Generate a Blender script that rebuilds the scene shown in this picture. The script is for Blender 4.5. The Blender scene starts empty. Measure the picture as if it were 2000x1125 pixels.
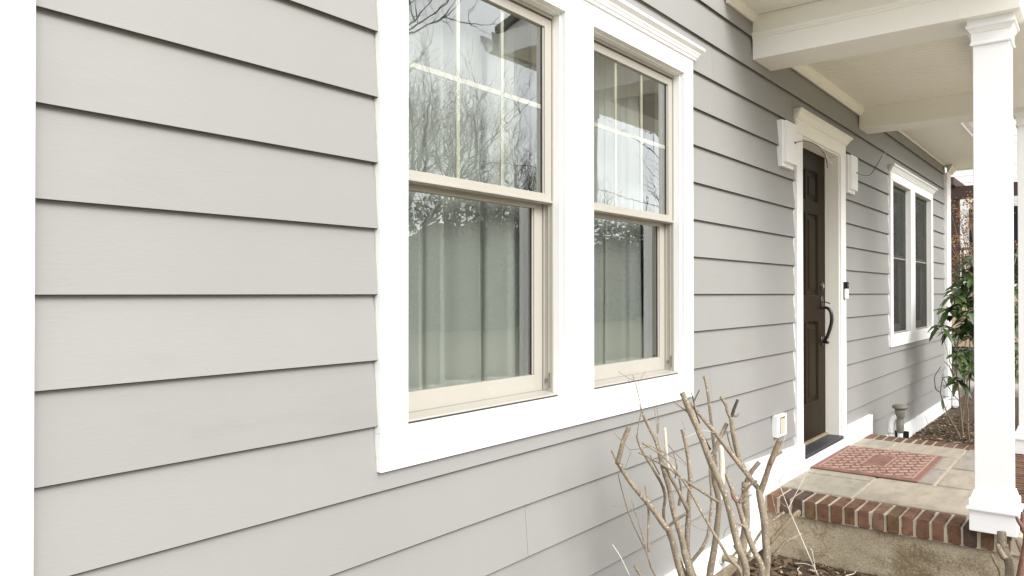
import bpy, bmesh, math, random
from mathutils import Vector, Matrix, noise
random.seed(7)
R_ = math.radians
SC = bpy.context.scene
COL = SC.collection

# ------------------------------------------------------------------ camera
FPX, YAW, PITCH, ROLL = 1478.447, 0.669608, 0.00745885, -0.000399426
LAP = 0.185
CAMP = Vector((0.0, -8.72899*LAP, 1.60))
fw = Vector((math.cos(YAW)*math.cos(PITCH), math.sin(YAW)*math.cos(PITCH), math.sin(PITCH)))
rt = Vector((math.sin(YAW), -math.cos(YAW), 0.0))
up = rt.cross(fw)
rt, up = rt*math.cos(ROLL)+up*math.sin(ROLL), -rt*math.sin(ROLL)+up*math.cos(ROLL)
cd = bpy.data.cameras.new('camera'); cam = bpy.data.objects.new('camera', cd); COL.objects.link(cam)
cd.sensor_width = 36.0; cd.lens = FPX/2000*36; cd.clip_start = 0.05; cd.clip_end = 600
m3 = Matrix((rt, up, -fw)).transposed()
cam.matrix_world = Matrix.Translation(CAMP) @ m3.to_4x4()
SC.camera = cam

# ------------------------------------------------------------------ light
SUN_EL, SUN_AZ = R_(37), R_(256)        # direction the light comes from: behind and left of the camera
W = bpy.data.worlds.new('World'); SC.world = W; W.use_nodes = True
nt = W.node_tree; nt.nodes.clear()
o = nt.nodes.new('ShaderNodeOutputWorld'); bg = nt.nodes.new('ShaderNodeBackground')
sky = nt.nodes.new('ShaderNodeTexSky'); sky.sky_type = 'NISHITA'; sky.sun_disc = False
sky.sun_elevation = SUN_EL; sky.sun_rotation = R_(90)-SUN_AZ
sky.dust_density = 4.0; sky.air_density = 1.0
hs = nt.nodes.new('ShaderNodeHueSaturation'); hs.inputs['Saturation'].default_value = 0.12
tc = nt.nodes.new('ShaderNodeTexCoord'); mp = nt.nodes.new('ShaderNodeMapping'); mp.inputs['Scale'].default_value = (2.2, 2.2, 5.0)
cl = nt.nodes.new('ShaderNodeTexNoise'); cl.inputs['Scale'].default_value = 1.6; cl.inputs['Detail'].default_value = 6
cr = nt.nodes.new('ShaderNodeMapRange'); cr.inputs[1].default_value = 0.35; cr.inputs[2].default_value = 0.68
cr.inputs[3].default_value = 0.72; cr.inputs[4].default_value = 1.25
flat = nt.nodes.new('ShaderNodeMix'); flat.data_type = 'RGBA'; flat.inputs[0].default_value = 0.72
flat.inputs[7].default_value = (9.2, 9.3, 9.5, 1)
mu = nt.nodes.new('ShaderNodeMix'); mu.data_type = 'RGBA'; mu.blend_type = 'MULTIPLY'; mu.inputs[0].default_value = 1
L = nt.links
L.new(sky.outputs[0], hs.inputs['Color']); L.new(hs.outputs[0], flat.inputs[6])
L.new(tc.outputs['Generated'], mp.inputs[0]); L.new(mp.outputs[0], cl.inputs['Vector']); L.new(cl.outputs[0], cr.inputs[0])
L.new(flat.outputs[2], mu.inputs[6]); L.new(cr.outputs[0], mu.inputs[7]); L.new(mu.outputs[2], bg.inputs[0])
bg.inputs[1].default_value = 0.10
L.new(bg.outputs[0], o.inputs[0])
sd = bpy.data.lights.new('sun', 'SUN'); sd.energy = 1.5; sd.angle = R_(34); sd.color = (1, .98, .955)
sun = bpy.data.objects.new('sun', sd); COL.objects.link(sun)
sdir = Vector((math.cos(SUN_EL)*math.cos(SUN_AZ), math.cos(SUN_EL)*math.sin(SUN_AZ), math.sin(SUN_EL)))
sun.rotation_euler = sdir.to_track_quat('Z', 'Y').to_euler()
vs = SC.view_settings
vs.view_transform = 'Standard'; vs.look = 'None'; vs.exposure = 1.31; vs.gamma = 1; vs.use_curve_mapping = False
SC.cycles.max_bounces = 10; SC.cycles.diffuse_bounces = 5; SC.cycles.transparent_max_bounces = 16
SC.cycles.caustics_reflective = False; SC.cycles.caustics_refractive = False

# ------------------------------------------------------------------ materials
def nodes(name):
    m = bpy.data.materials.new(name); m.use_nodes = True
    t = m.node_tree; b = t.nodes['Principled BSDF']
    return m, t, b
def pos(t, scale=(1, 1, 1)):
    g = t.nodes.new('ShaderNodeNewGeometry'); mpn = t.nodes.new('ShaderNodeMapping')
    mpn.inputs['Scale'].default_value = scale; t.links.new(g.outputs['Position'], mpn.inputs[0]); return mpn.outputs[0]
def nz(t, vec, scale, detail=4, rough=.55):
    n = t.nodes.new('ShaderNodeTexNoise'); n.inputs['Scale'].default_value = scale
    n.inputs['Detail'].default_value = detail; n.inputs['Roughness'].default_value = rough
    t.links.new(vec, n.inputs['Vector']); return n.outputs[0]
def ramp(t, val, stops):
    r = t.nodes.new('ShaderNodeValToRGB'); e = r.color_ramp.elements
    while len(e) < len(stops): e.new(.5)
    for el, (p, c) in zip(e, stops): el.position = p; el.color = (*c, 1)
    t.links.new(val, r.inputs[0]); return r.outputs[0]
def mixc(t, a, b, fac, mode='MIX'):
    x = t.nodes.new('ShaderNodeMix'); x.data_type = 'RGBA'; x.blend_type = mode
    for s, v in ((0, fac), (6, a), (7, b)):
        if hasattr(v, 'links'): t.links.new(v, x.inputs[s])
        else: x.inputs[s].default_value = v if s == 0 else (*v, 1)
    return x.outputs[2]
def bump(t, b, h, strength, dist=.002):
    n = t.nodes.new('ShaderNodeBump'); n.inputs['Strength'].default_value = strength; n.inputs['Distance'].default_value = dist
    t.links.new(h, n.inputs['Height']); t.links.new(n.outputs[0], b.inputs['Normal'])
def sc(c, k): return tuple(min(1, v*k) for v in c)
def paint(name, c, rough=.5, var=.06, vscale=3, bstr=.15, bscale=(60, 60, 60), dirt=None, rnd=0.0, spec=.4):
    m, t, b = nodes(name)
    n1 = nz(t, pos(t), vscale, 5)
    col = ramp(t, n1, [(.3, sc(c, 1-var)), (.7, sc(c, 1+var))])
    if dirt:
        d = nz(t, pos(t, dirt[1]), dirt[2], 6, .65)
        f = ramp(t, d, [(dirt[3], (0, 0, 0)), (dirt[4], (1, 1, 1))])
        col = mixc(t, col, dirt[0], f)
    if rnd:
        oi = t.nodes.new('ShaderNodeObjectInfo')
        rr = ramp(t, oi.outputs['Random'], [(0, (1-rnd,)*3), (1, (1+0,)*3)])
        col = mixc(t, col, rr, 1.0, 'MULTIPLY')
    t.links.new(col, b.inputs['Base Color'])
    b.inputs['Roughness'].default_value = rough; b.inputs['Specular IOR Level'].default_value = spec
    if bstr: bump(t, b, nz(t, pos(t, bscale), 1, 4, .6), bstr)
    return m
M = {}
M['siding'] = paint('siding_paint', (.287, .283, .271), .55, .04, .9, .2, (30, 40, 170), ((.255, .247, .23), (.5, 1, 2.2), 2.0, .55, .9), .05)
M['lapshade'] = paint('painted_lap_shadow', (.055, .045, .036), .9, .25, 25)  # shade under the laps, put into the colour
M['beam'] = paint('off_white_beam_paint', (.88, .87, .825), .5, .02, 2, .1, (40, 40, 40), ((.70, .66, .55), (1, 1, 1), 3.0, .64, .95))
M['trim'] = paint('white_trim_paint', (.86, .86, .85), .45, .012, 2, .08, (40, 40, 40), ((.74, .72, .68), (2, 2, 2), 3.0, .66, .92))
M['column'] = paint('white_column_paint', (.87, .87, .875), .4, .012, 2, .05, (30, 30, 30), ((.74, .74, .74), (4, 4, 2), 4.0, .64, .95))
M['cream'] = paint('cream_porch_paint', (.88, .86, .785), .5, .02, 2, 0, (40, 40, 40), ((.78, .75, .66), (1, 1, 1), 3.0, .64, .95))
M['vinyl'] = paint('beige_window_vinyl', (.405, .383, .335), .4, .03, 4, .05, (50, 50, 50), ((.50, .44, .36), (3, 3, 3), 5.0, .6, .9))
M['gasket'] = paint('dark_gasket', (.03, .026, .022), .6, .1)
M['muntin'] = paint('muntin_cream', (.60, .58, .49), .4, .02)
M['door'] = paint('dark_brown_door_paint', (.021, .0145, .008), .45, .14, 4, .12, (60, 60, 8), None, 0, .05)
M['blackmetal'] = paint('black_metal', (.014, .012, .012), .3, .2, 20, .1, (90, 90, 90), None, 0, .6)
M['black'] = paint('black_plastic', (.012, .012, .014), .25, .1, 10, .03)
M['slate'] = paint('black_slate', (.042, .043, .046), .5, .3, 9, .4, (30, 60, 60))
M['grey'] = paint('grey_plastic', (.20, .185, .16), .55, .15, 20, .1)
M['pvc'] = paint('white_pvc', (.82, .82, .80), .35, .02, 5, .02)
M['brass'] = paint('old_brass', (.30, .24, .15), .45, .25, 20, .15)
M['galv'] = paint('galvanised_plate', (.52, .52, .50), .4, .15, 20, .1)
M['inner'] = paint('interior_paint', (.10, .095, .075), .8, .05)
M['mortar'] = paint('pale_mortar', (.47, .415, .325), .9, .16, 14, .8, (160, 160, 160), ((.30, .26, .19), (1, 1, 1), 9, .5, .8))
for i, c in enumerate([(.185, .092, .058), (.165, .083, .046), (.100, .062, .048), (.142, .083, .040), (.200, .112, .076)]):
    M['brick%d' % i] = paint('brick_clay_%d' % i, c, .85, .28, 16, .9, (120, 120, 120), (sc(c, .42), (1, 1, 1), 26, .50, .72), .18)
def stone(name, c1, c2, c3):
    m, t, b = nodes(name)
    a = nz(t, pos(t, (2.2, 9, 3)), 1.5, 6, .6); d = nz(t, pos(t), 7, 6, .65)
    col = ramp(t, a, [(.28, c1), (.5, c2), (.74, c3)])
    col = mixc(t, col, sc(c1, .72), ramp(t, d, [(.52, (0, 0, 0)), (.8, (1, 1, 1))]))
    t.links.new(col, b.inputs['Base Color']); b.inputs['Roughness'].default_value = .72
    bump(t, b, nz(t, pos(t, (20, 60, 40)), 1, 5), .6, .003); return m
M['stone0'] = stone('bluestone_tan', (.285, .248, .195), (.365, .318, .25), (.425, .37, .29))
M['stone1'] = stone('bluestone_greenish', (.268, .242, .195), (.345, .312, .25), (.405, .365, .287))
M['stone2'] = stone('bluestone_grey', (.25, .222, .19), (.315, .278, .237), (.375, .33, .275))
def concrete():
    m, t, b = nodes('stained_parged_concrete')
    a = nz(t, pos(t), 5, 6, .7); d = nz(t, pos(t), 75, 6, .8); e = nz(t, pos(t, (1, 1, 1.6)), 3.2, 5, .6)
    col = ramp(t, a, [(.3, (.34, .285, .195)), (.7, (.50, .435, .325))])
    dark = mixc(t, (1, 1, 1), (.46, .40, .30), ramp(t, mixc(t, d, e, .55), [(.47, (0, 0, 0)), (.58, (1, 1, 1))]))
    col = mixc(t, col, dark, .9, 'MULTIPLY')
    sp = nz(t, pos(t), 190, 3, .7)
    col = mixc(t, col, ramp(t, sp, [(.36, (.52, .48, .42)), (.52, (1, 1, 1)), (.68, (1.0, .98, .94))]), .85, 'MULTIPLY')
    t.links.new(col, b.inputs['Base Color']); b.inputs['Roughness'].default_value = .95
    bump(t, b, nz(t, pos(t), 60, 6, .7), 1.0, .006); return m
M['concrete'] = concrete()
def mulch():
    m, t, b = nodes('brown_mulch')
    a = nz(t, pos(t, (60, 90, 60)), 1, 5, .7); d = nz(t, pos(t), 3, 4)
    col = ramp(t, a, [(.32, (.022, .014, .009)), (.52, (.075, .048, .028)), (.72, (.17, .115, .07))])
    col = mixc(t, col, (.10, .085, .04), ramp(t, d, [(.55, (0, 0, 0)), (.75, (.6,)*3)]))
    t.links.new(col, b.inputs['Base Color']); b.inputs['Roughness'].default_value = .95
    bump(t, b, a, 1.0, .02); return m
M['mulch'] = mulch()
M['chip'] = paint('mulch_chip', (.13, .085, .05), .9, .4, 40, .5, (80, 80, 80), None, .5)
M['litter'] = paint('pale_dry_leaf', (.46, .36, .26), .8, .3, 30, .2, (60, 60, 60), None, .3)
def bark(name, c, speck):
    m, t, b = nodes(name)
    a = nz(t, pos(t, (1, 1, .45)), 30, 6, .65); d = nz(t, pos(t), 130, 3, .6); e = nz(t, pos(t), 7, 4)
    col = ramp(t, a, [(.25, sc(c, .55)), (.5, c), (.75, sc(c, 1.3))])
    col = mixc(t, col, speck, ramp(t, d, [(.58, (0, 0, 0)), (.66, (1, 1, 1))]))
    col = mixc(t, col, sc(c, .5), ramp(t, e, [(.55, (0, 0, 0)), (.75, (.7,)*3)]))
    t.links.new(col, b.inputs['Base Color']); b.inputs['Roughness'].default_value = .85
    bump(t, b, a, 1.0, .007); return m
M['bark'] = bark('pale_tan_bark', (.245, .20, .142), (.52, .47, .39))
M['bark_dark'] = bark('dark_twig_bark', (.06, .045, .035), (.12, .10, .08))
M['bark_pale'] = bark('peeled_pale_wood', (.66, .60, .50), (.75, .72, .66))
M['bark_red'] = bark('reddish_twig_bark', (.20, .10, .075), (.30, .18, .13))
M['bark_mid'] = bark('brown_branch_bark', (.20, .145, .095), (.30, .24, .17))
M['bark_tree'] = bark('tree_bark', (.085, .072, .06), (.13, .12, .10))
def leafm(name, c1, c2, gl=.35):
    m, t, b = nodes(name)
    oi = t.nodes.new('ShaderNodeNewGeometry')
    col = ramp(t, oi.outputs['Random Per Island'], [(0, c1), (1, c2)])
    t.links.new(col, b.inputs['Base Color']); b.inputs['Roughness'].default_value = gl
    b.inputs['Specular IOR Level'].default_value = .55; return m
M['rhodo'] = leafm('glossy_evergreen_leaf', (.018, .035, .009), (.095, .15, .04), .36)
M['dryflower'] = leafm('dry_flower', (.20, .10, .04), (.45, .29, .14), .9)
M['conifer'] = leafm('dark_tree_foliage', (.026, .028, .020), (.075, .068, .048), .8)
M['grassblade'] = leafm('yellow_green_blade', (.09, .11, .035), (.24, .22, .09), .6)
def lawn():
    m, t, b = nodes('winter_lawn')
    a = nz(t, pos(t), 1.2, 5); d = nz(t, pos(t), 30, 4)
    col = ramp(t, mixc(t, a, d, .4), [(.35, (.075, .080, .045)), (.55, (.125, .122, .072)), (.72, (.20, .178, .115))])
    t.links.new(col, b.inputs['Base Color']); b.inputs['Roughness'].default_value = .95; bump(t, b, d, .8, .02); return m
M['lawn'] = lawn()
M['bounceslab'] = paint('pale_bounce_slab', (.62, .55, .43), .9, .1, 3, .4)  # pale tan, so the added slab throws warm light back
M['asphalt'] = paint('asphalt', (.055, .055, .056), .9, .15, 6, .5)
M['neighwhite'] = paint('neighbour_white_siding', (.84, .83, .80), .6, .03)
M['maroon'] = paint('maroon_stain', (.050, .027, .021), .6, .15, 8)
M['tanbase'] = paint('tan_base', (.50, .36, .25), .8, .12, 5)
M['darkglass'] = paint('dark_window', (.02, .022, .026), .12, .2)
M['shingle'] = paint('roof_shingle', (.11, .10, .095), .95, .2, 12, .6)
M['mat_red'] = paint('terracotta_mat', (.225, .118, .095), .9, .22, 12, .9, (260, 260, 260), ((.25, .11, .08), (1, 1, 1), 22, .55, .8))
M['mat_pink'] = paint('pale_mat_ridge', (.35, .228, .18), .9, .16, 12, .8, (260, 260, 260))
def glass(name, tint, strength):
    m, t, b = nodes(name); t.nodes.remove(b)
    out = t.nodes['Material Output']
    tr = t.nodes.new('ShaderNodeBsdfTransparent'); tr.inputs[0].default_value = (*tint, 1)
    gl = t.nodes.new('ShaderNodeBsdfGlossy'); gl.inputs['Roughness'].default_value = 0.0; gl.inputs[0].default_value = (.95, .98, .97, 1)
    fr = t.nodes.new('ShaderNodeFresnel'); fr.inputs[0].default_value = 1.75
    g = t.nodes.new('ShaderNodeNewGeometry')
    s1 = t.nodes.new('ShaderNodeMath'); s1.operation = 'MULTIPLY'; s1.inputs[1].default_value = strength
    inv = t.nodes.new('ShaderNodeMath'); inv.operation = 'SUBTRACT'; inv.inputs[0].default_value = 1.0
    s2 = t.nodes.new('ShaderNodeMath'); s2.operation = 'MULTIPLY'; s2.use_clamp = True
    mx = t.nodes.new('ShaderNodeMixShader')
    bp = t.nodes.new('ShaderNodeBump'); bp.inputs['Strength'].default_value = .05; bp.inputs['Distance'].default_value = .004
    t.links.new(nz(t, pos(t), 7, 2), bp.inputs['Height']); t.links.new(bp.outputs[0], gl.inputs['Normal'])
    t.links.new(fr.outputs[0], s1.inputs[0]); t.links.new(g.outputs['Backfacing'], inv.inputs[1])
    t.links.new(s1.outputs[0], s2.inputs[0]); t.links.new(inv.outputs[0], s2.inputs[1])
    t.links.new(s2.outputs[0], mx.inputs[0]); t.links.new(tr.outputs[0], mx.inputs[1]); t.links.new(gl.outputs[0], mx.inputs[2])
    t.links.new(mx.outputs[0], out.inputs[0]); return m
M['glass'] = glass('window_glass', (.93, .945, .925), 2.7)
M['screen'] = glass('window_glass_behind_screen', (.8, .82, .8), 1.2)
def meshm():
    m, t, b = nodes('dark_insect_mesh'); b.inputs['Base Color'].default_value = (.035, .036, .03, 1); b.inputs['Roughness'].default_value = .7
    b.inputs['Alpha'].default_value = .45; return m
M['mesh'] = meshm()
def curtain():
    m, t, b = nodes('sheer_white_cloth'); t.nodes.remove(b); out = t.nodes['Material Output']
    d = t.nodes.new('ShaderNodeBsdfDiffuse'); d.inputs[0].default_value = (.92, .95, .91, 1)
    tl = t.nodes.new('ShaderNodeBsdfTranslucent'); tl.inputs[0].default_value = (.92, .95, .91, 1)
    tr = t.nodes.new('ShaderNodeBsdfTransparent')
    m1 = t.nodes.new('ShaderNodeMixShader'); m1.inputs[0].default_value = .35
    m2 = t.nodes.new('ShaderNodeMixShader'); m2.inputs[0].default_value = .47
    t.links.new(d.outputs[0], m1.inputs[1]); t.links.new(tl.outputs[0], m1.inputs[2])
    t.links.new(m1.outputs[0], m2.inputs[1]); t.links.new(tr.outputs[0], m2.inputs[2]); t.links.new(m2.outputs[0], out.inputs[0]); return m
M['curtain'] = curtain()

# ------------------------------------------------------------------ helpers
class MB:
    def __init__(s): s.v = []; s.f = []
    def add(s, vs, fs):
        n = len(s.v); s.v += [tuple(v) for v in vs]; s.f += [tuple(i+n for i in f) for f in fs]; return s
    def box(s, x0, x1, y0, y1, z0, z1):
        return s.add([(x0, y0, z0), (x1, y0, z0), (x1, y1, z0), (x0, y1, z0), (x0, y0, z1), (x1, y0, z1), (x1, y1, z1), (x0, y1, z1)],
                     [(0, 3, 2, 1), (4, 5, 6, 7), (0, 1, 5, 4), (1, 2, 6, 5), (2, 3, 7, 6), (3, 0, 4, 7)])
    def prism(s, poly, axis, a, b, mit=None):
        """extrude a closed 2-D polygon along an axis; poly in the two other axes (x: (y,z), y: (x,z), z: (x,y))"""
        n = len(poly); vs = []
        for k, e in enumerate((a, b)):
            for p in poly:
                q = e + (mit(p)*(-1 if k == 0 else 1) if mit else 0)
                vs.append((q, p[0], p[1]) if axis == 'x' else (p[0], q, p[1]) if axis == 'y' else (p[0], p[1], q))
        fs = [tuple(range(n)), tuple(range(2*n-1, n-1, -1))]
        fs += [(i, i+n, (i+1) % n+n, (i+1) % n) for i in range(n)]
        return s.add(vs, fs)
    def lathe(s, c, prof, n=20, axis=Vector((0, 0, 1))):
        axis = Vector(axis).normalized(); a = axis.orthogonal().normalized(); b = axis.cross(a); vs = []; fs = []
        for r, h in prof:
            for k in range(n):
                t = 2*math.pi*k/n; vs.append(Vector(c)+axis*h+(a*math.cos(t)+b*math.sin(t))*r)
        for i in range(len(prof)-1):
            for k in range(n): fs.append((i*n+k, i*n+(k+1) % n, (i+1)*n+(k+1) % n, (i+1)*n+k))
        fs.append(tuple(range(n-1, -1, -1))); fs.append(tuple((len(prof)-1)*n+k for k in range(n)))
        return s.add(vs, fs)
    def tube(s, pts, rad, n=6, jit=0.0):
        pts = [Vector(p) for p in pts]; m = len(pts)
        if m < 2: return s
        d = (pts[1]-pts[0]).normalized(); a = d.orthogonal().normalized(); vs = []; fs = []
        for i, p in enumerate(pts):
            t = (pts[min(i+1, m-1)]-pts[max(i-1, 0)])
            t = t.normalized() if t.length > 1e-9 else d
            a = (a-t*a.dot(t)); a = a.normalized() if a.length > 1e-6 else t.orthogonal().normalized(); b = t.cross(a)
            for k in range(n):
                an = 2*math.pi*k/n; r = rad[i]*(1+jit*(random.random()-.5)); vs.append(p+(a*math.cos(an)+b*math.sin(an))*r)
        for i in range(m-1):
            for k in range(n): fs.append((i*n+k, i*n+(k+1) % n, (i+1)*n+(k+1) % n, (i+1)*n+k))
        fs.append(tuple(range(n-1, -1, -1))); fs.append(tuple((m-1)*n+k for k in range(n)))
        return s.add(vs, fs)
    def build(s, name, mat, parent=None, bevel=0, smooth=False, seg=1):
        me = bpy.data.meshes.new(name); me.from_pydata(s.v, [], s.f)
        bm = bmesh.new(); bm.from_mesh(me)
        bmesh.ops.recalc_face_normals(bm, faces=bm.faces)
        if bevel:
            bmesh.ops.bevel(bm, geom=list(bm.edges), offset=bevel, segments=seg, affect='EDGES', clamp_overlap=True)
        bm.to_mesh(me); bm.free()
        if smooth:
            for p in me.polygons: p.use_smooth = True
        return link(name, me, mat, parent)
def link(name, me, mat, parent=None):
    ob = bpy.data.objects.new(name, me); COL.objects.link(ob)
    if mat is not None and not me.materials: me.materials.append(M[mat])
    if parent is not None: ob.parent = parent; ob.matrix_parent_inverse = parent.matrix_world.inverted() if False else Matrix.Translation(-abs_loc(parent))
    return ob
def abs_loc(ob):
    v = Vector((0, 0, 0))
    while ob is not None:
        v += ob.location + ob.matrix_parent_inverse.translation; ob = ob.parent
    return v
def thing(name, label, cat, loc=(0, 0, 0), group=None):
    ob = bpy.data.objects.new(name, None); COL.objects.link(ob); ob.location = loc; ob.empty_display_size = .1
    return tag(ob, label, cat, group)
def node(name, parent, loc):
    ob = bpy.data.objects.new(name, None); COL.objects.link(ob); ob.location = loc; ob.empty_display_size = .1
    ob.parent = parent; ob.matrix_parent_inverse = Matrix.Translation(-abs_loc(parent)); return ob
def tag(ob, label, cat, group=None):
    ob['label'] = label; ob['category'] = cat
    if group: ob['group'] = group
    return ob
def kind(ob, k): ob['kind'] = k; return ob
def crv(pts, n=4):
    """Catmull-Rom through points (Vector lists of any size)"""
    P = [Vector(p) for p in pts]; out = []
    if len(P) == 2:
        return [P[0].lerp(P[1], i/n) for i in range(n+1)]
    for i in range(len(P)-1):
        a = P[max(i-1, 0)]; b = P[i]; c = P[i+1]; d = P[min(i+2, len(P)-1)]
        for k in range(n):
            t = k/n
            out.append(.5*((2*b)+(c-a)*t+(2*a-5*b+4*c-d)*t*t+(3*b-a-3*c+d)*t**3))
    out.append(P[-1]); return out
def ray(u, v): return fw+rt*((u-1000)/FPX)-up*((v-562.5)/FPX)
def at_d(u, v, d): return CAMP+ray(u, v)*d
def at_x(u, v, x): r = ray(u, v); return CAMP+r*(x/r.x)

# ------------------------------------------------------------------ ground
def sheet(name, x0, x1, y0, y1, nx, ny, zf, mat):
    vs = []; fs = []
    for j in range(ny+1):
        for i in range(nx+1):
            x = x0+(x1-x0)*i/nx; y = y0+(y1-y0)*j/ny; vs.append((x, y, zf(x, y)))
    for j in range(ny):
        for i in range(nx): a = j*(nx+1)+i; fs.append((a, a+1, a+nx+2, a+nx+1))
    return MB().add(vs, fs).build(name, mat, None, 0, True)
kind(sheet('lawn', -150, 250, -220, 150, 8, 8, lambda x, y: 0.0, 'lawn'), 'structure')
kind(MB().box(-150, 250, -30.5, -24, -.06, .012).build('street', 'asphalt'), 'structure')
kind(MB().box(-7, 16, -5.9, -2.45, -.06, .03).build('bounce_slab', 'bounceslab'), 'structure')  # unseen slab, added to bounce light up under the porch
kind(MB().box(-150, 250, -22.6, -21.4, -.06, .03).build('pavement', 'stone2'), 'structure')
def bump_z(x, y, k=.012): return k*noise.noise(Vector((x*9, y*9, 1)))+k*.8*noise.noise(Vector((x*28, y*28, 4)))
kind(sheet('mulch_bed', .2, 4.5, -2.3, .03, 130, 70, lambda x, y: .085+bump_z(x, y)-.05*max(0, -y-1.7), 'mulch'), 'structure')
kind(sheet('mulch_bed', 6.70, 12.6, -2.4, .03, 150, 60, lambda x, y: .155+bump_z(x, y)-.08*max(0, -y-1.8), 'mulch'), 'structure')
def chips(name, mat, boxes, size, lab):
    b = MB()
    for (x0, x1, y0, y1, z, n) in boxes:
        for _ in range(n):
            x = random.uniform(x0, x1); y = random.uniform(y0, y1); a = random.uniform(0, 6.28); l = random.uniform(*size); w = l*random.uniform(.15, .45)
            u = Vector((math.cos(a), math.sin(a), random.uniform(-.35, .35)))*l; v = Vector((-math.sin(a), math.cos(a), random.uniform(-.5, .5)))*w
            c = Vector((x, y, z+bump_z(x, y)+random.uniform(.001, .008))); t = Vector((0, 0, w*.22))
            b.add([c-u-v, c+u-v*.6, c+u*.8+v, c-u*.7+v, c-u-v+t, c+u-v*.6+t, c+u*.8+v+t, c-u*.7+v+t],
                  [(0, 3, 2, 1), (4, 5, 6, 7), (0, 1, 5, 4), (1, 2, 6, 5), (2, 3, 7, 6), (3, 0, 4, 7)])
    ob = kind(b.build(name, mat), 'stuff'); ob['label'] = lab; return ob
chips('mulch_chips', 'chip', [(3.0, 4.37, -1.5, -.05, .085, 4200), (6.85, 10.2, -1.3, -.04, .157, 5200)], (.006, .03), 'dark shredded mulch chips in the beds beside the porch')
chips('leaf_litter', 'litter', [(3.2, 4.37, -1.3, -.05, .09, 150), (7.0, 10.4, -.35, -.05, .165, 130), (6.9, 10, -1.2, -.05, .165, 240)], (.006, .024), 'pale dry leaf scraps lying on the mulch')

# ------------------------------------------------------------------ house
ZL = lambda n: 1.60-.0191*LAP+n*LAP
house = thing('house', 'grey lap sided house with white trim, twin sash windows and dark brown door', 'house', (5.5, .3, 0))
WINS = [(1.434, 3.457, 1.54, 2.351, 2.548, 3.36, True), (7.70, 9.83, 7.80, 8.61, 8.82, 9.73, False)]
DOOR = (5.02, 6.178, 5.14, 6.05)
XL, XR = .552, 10.69
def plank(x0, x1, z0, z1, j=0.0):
    # lap board: small bottom chamfer, gap added behind it to darken the lap line, tilted back to tuck under the next course
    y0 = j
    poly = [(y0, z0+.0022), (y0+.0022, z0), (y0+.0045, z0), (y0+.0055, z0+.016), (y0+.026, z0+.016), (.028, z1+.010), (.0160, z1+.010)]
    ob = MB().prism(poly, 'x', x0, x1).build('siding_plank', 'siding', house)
    ob.data.materials.append(M['lapshade'])  # shadow line of each lap painted on the chamfer, underside and gap
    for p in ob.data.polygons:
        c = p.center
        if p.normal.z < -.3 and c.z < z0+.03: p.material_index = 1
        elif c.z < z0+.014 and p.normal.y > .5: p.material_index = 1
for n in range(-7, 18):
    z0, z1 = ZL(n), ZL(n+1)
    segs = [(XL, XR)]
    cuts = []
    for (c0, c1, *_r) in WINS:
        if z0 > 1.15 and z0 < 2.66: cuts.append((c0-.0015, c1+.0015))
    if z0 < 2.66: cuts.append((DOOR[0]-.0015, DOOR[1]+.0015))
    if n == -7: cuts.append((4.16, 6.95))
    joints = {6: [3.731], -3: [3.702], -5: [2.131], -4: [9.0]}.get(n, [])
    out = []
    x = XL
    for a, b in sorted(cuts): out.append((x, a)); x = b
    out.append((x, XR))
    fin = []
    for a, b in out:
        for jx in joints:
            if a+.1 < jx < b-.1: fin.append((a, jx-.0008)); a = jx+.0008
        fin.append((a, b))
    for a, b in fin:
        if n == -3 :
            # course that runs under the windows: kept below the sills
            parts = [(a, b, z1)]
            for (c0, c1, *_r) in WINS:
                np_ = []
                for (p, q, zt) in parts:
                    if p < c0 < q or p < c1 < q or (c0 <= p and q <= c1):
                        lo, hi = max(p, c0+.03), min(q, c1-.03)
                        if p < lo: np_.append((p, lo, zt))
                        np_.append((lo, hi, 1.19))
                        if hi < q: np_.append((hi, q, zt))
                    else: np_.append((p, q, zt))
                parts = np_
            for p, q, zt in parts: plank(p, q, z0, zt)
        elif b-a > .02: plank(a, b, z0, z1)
# sheathing behind the boards
sh = MB()
for x0, x1, z0, z1 in [(.42, 1.50, .05, 6.1), (1.50, 3.40, .05, 1.17), (1.50, 3.40, 2.70, 6.1), (2.36, 2.54, 1.17, 2.70), (3.40, 5.10, .05, 6.1),
                       (5.10, 6.10, 2.69, 6.1), (5.10, 6.10, .05, .47), (6.10, 7.76, .05, 6.1), (7.76, 9.77, .05, 1.17), (7.76, 9.77, 2.70, 6.1), (8.63, 8.80, 1.17, 2.70), (9.77, 10.9, .05, 6.1)]:
    sh.box(x0, x1, .0285, .15, z0, z1)
sh.build('wall_core', 'inner', house)
ins = MB(); ins.box(.42, 10.9, 4.0, 4.1, 0, 6.1); ins.box(.55, 10.75, .15, 4.0, .5, .6); ins.box(.55, 10.75, .15, 4.0, 2.95, 3.05)
for xx in (4.6, 6.6): ins.box(xx, xx+.1, .15, 4.0, .6, 2.95)
ins.build('interior_wall', 'inner', house)
MB().box(10.75, 10.9, .15, 4.0, .0, 6.1).build('end_wall', 'siding', house)
for n in range(-7, 18):    # boards of the return wall round the near corner
    MB().prism([(.42, ZL(n)), (.42, ZL(n)+.004), (.438, ZL(n+1)), (.46, ZL(n+1)), (.46, ZL(n))], 'y', .152, 3.98).build('siding_plank', 'siding', house)
MB().box(.405, .555, -.042, .10, .05, 6.1).build('corner_board', 'trim', house, .003)
MB().box(10.69, 10.95, -.03, .14, .16, 3.10).build('corner_board', 'trim', house, .003)
MB().prism([(-.03, 3.10), (-.045, 3.10), (-.06, 3.13), (-.09, 3.165), (-.09, 3.183), (-.03, 3.183)], 'x', 10.67, 10.97, lambda p: -.03-p[0]).build('corner_crown', 'cream', house)
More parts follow.
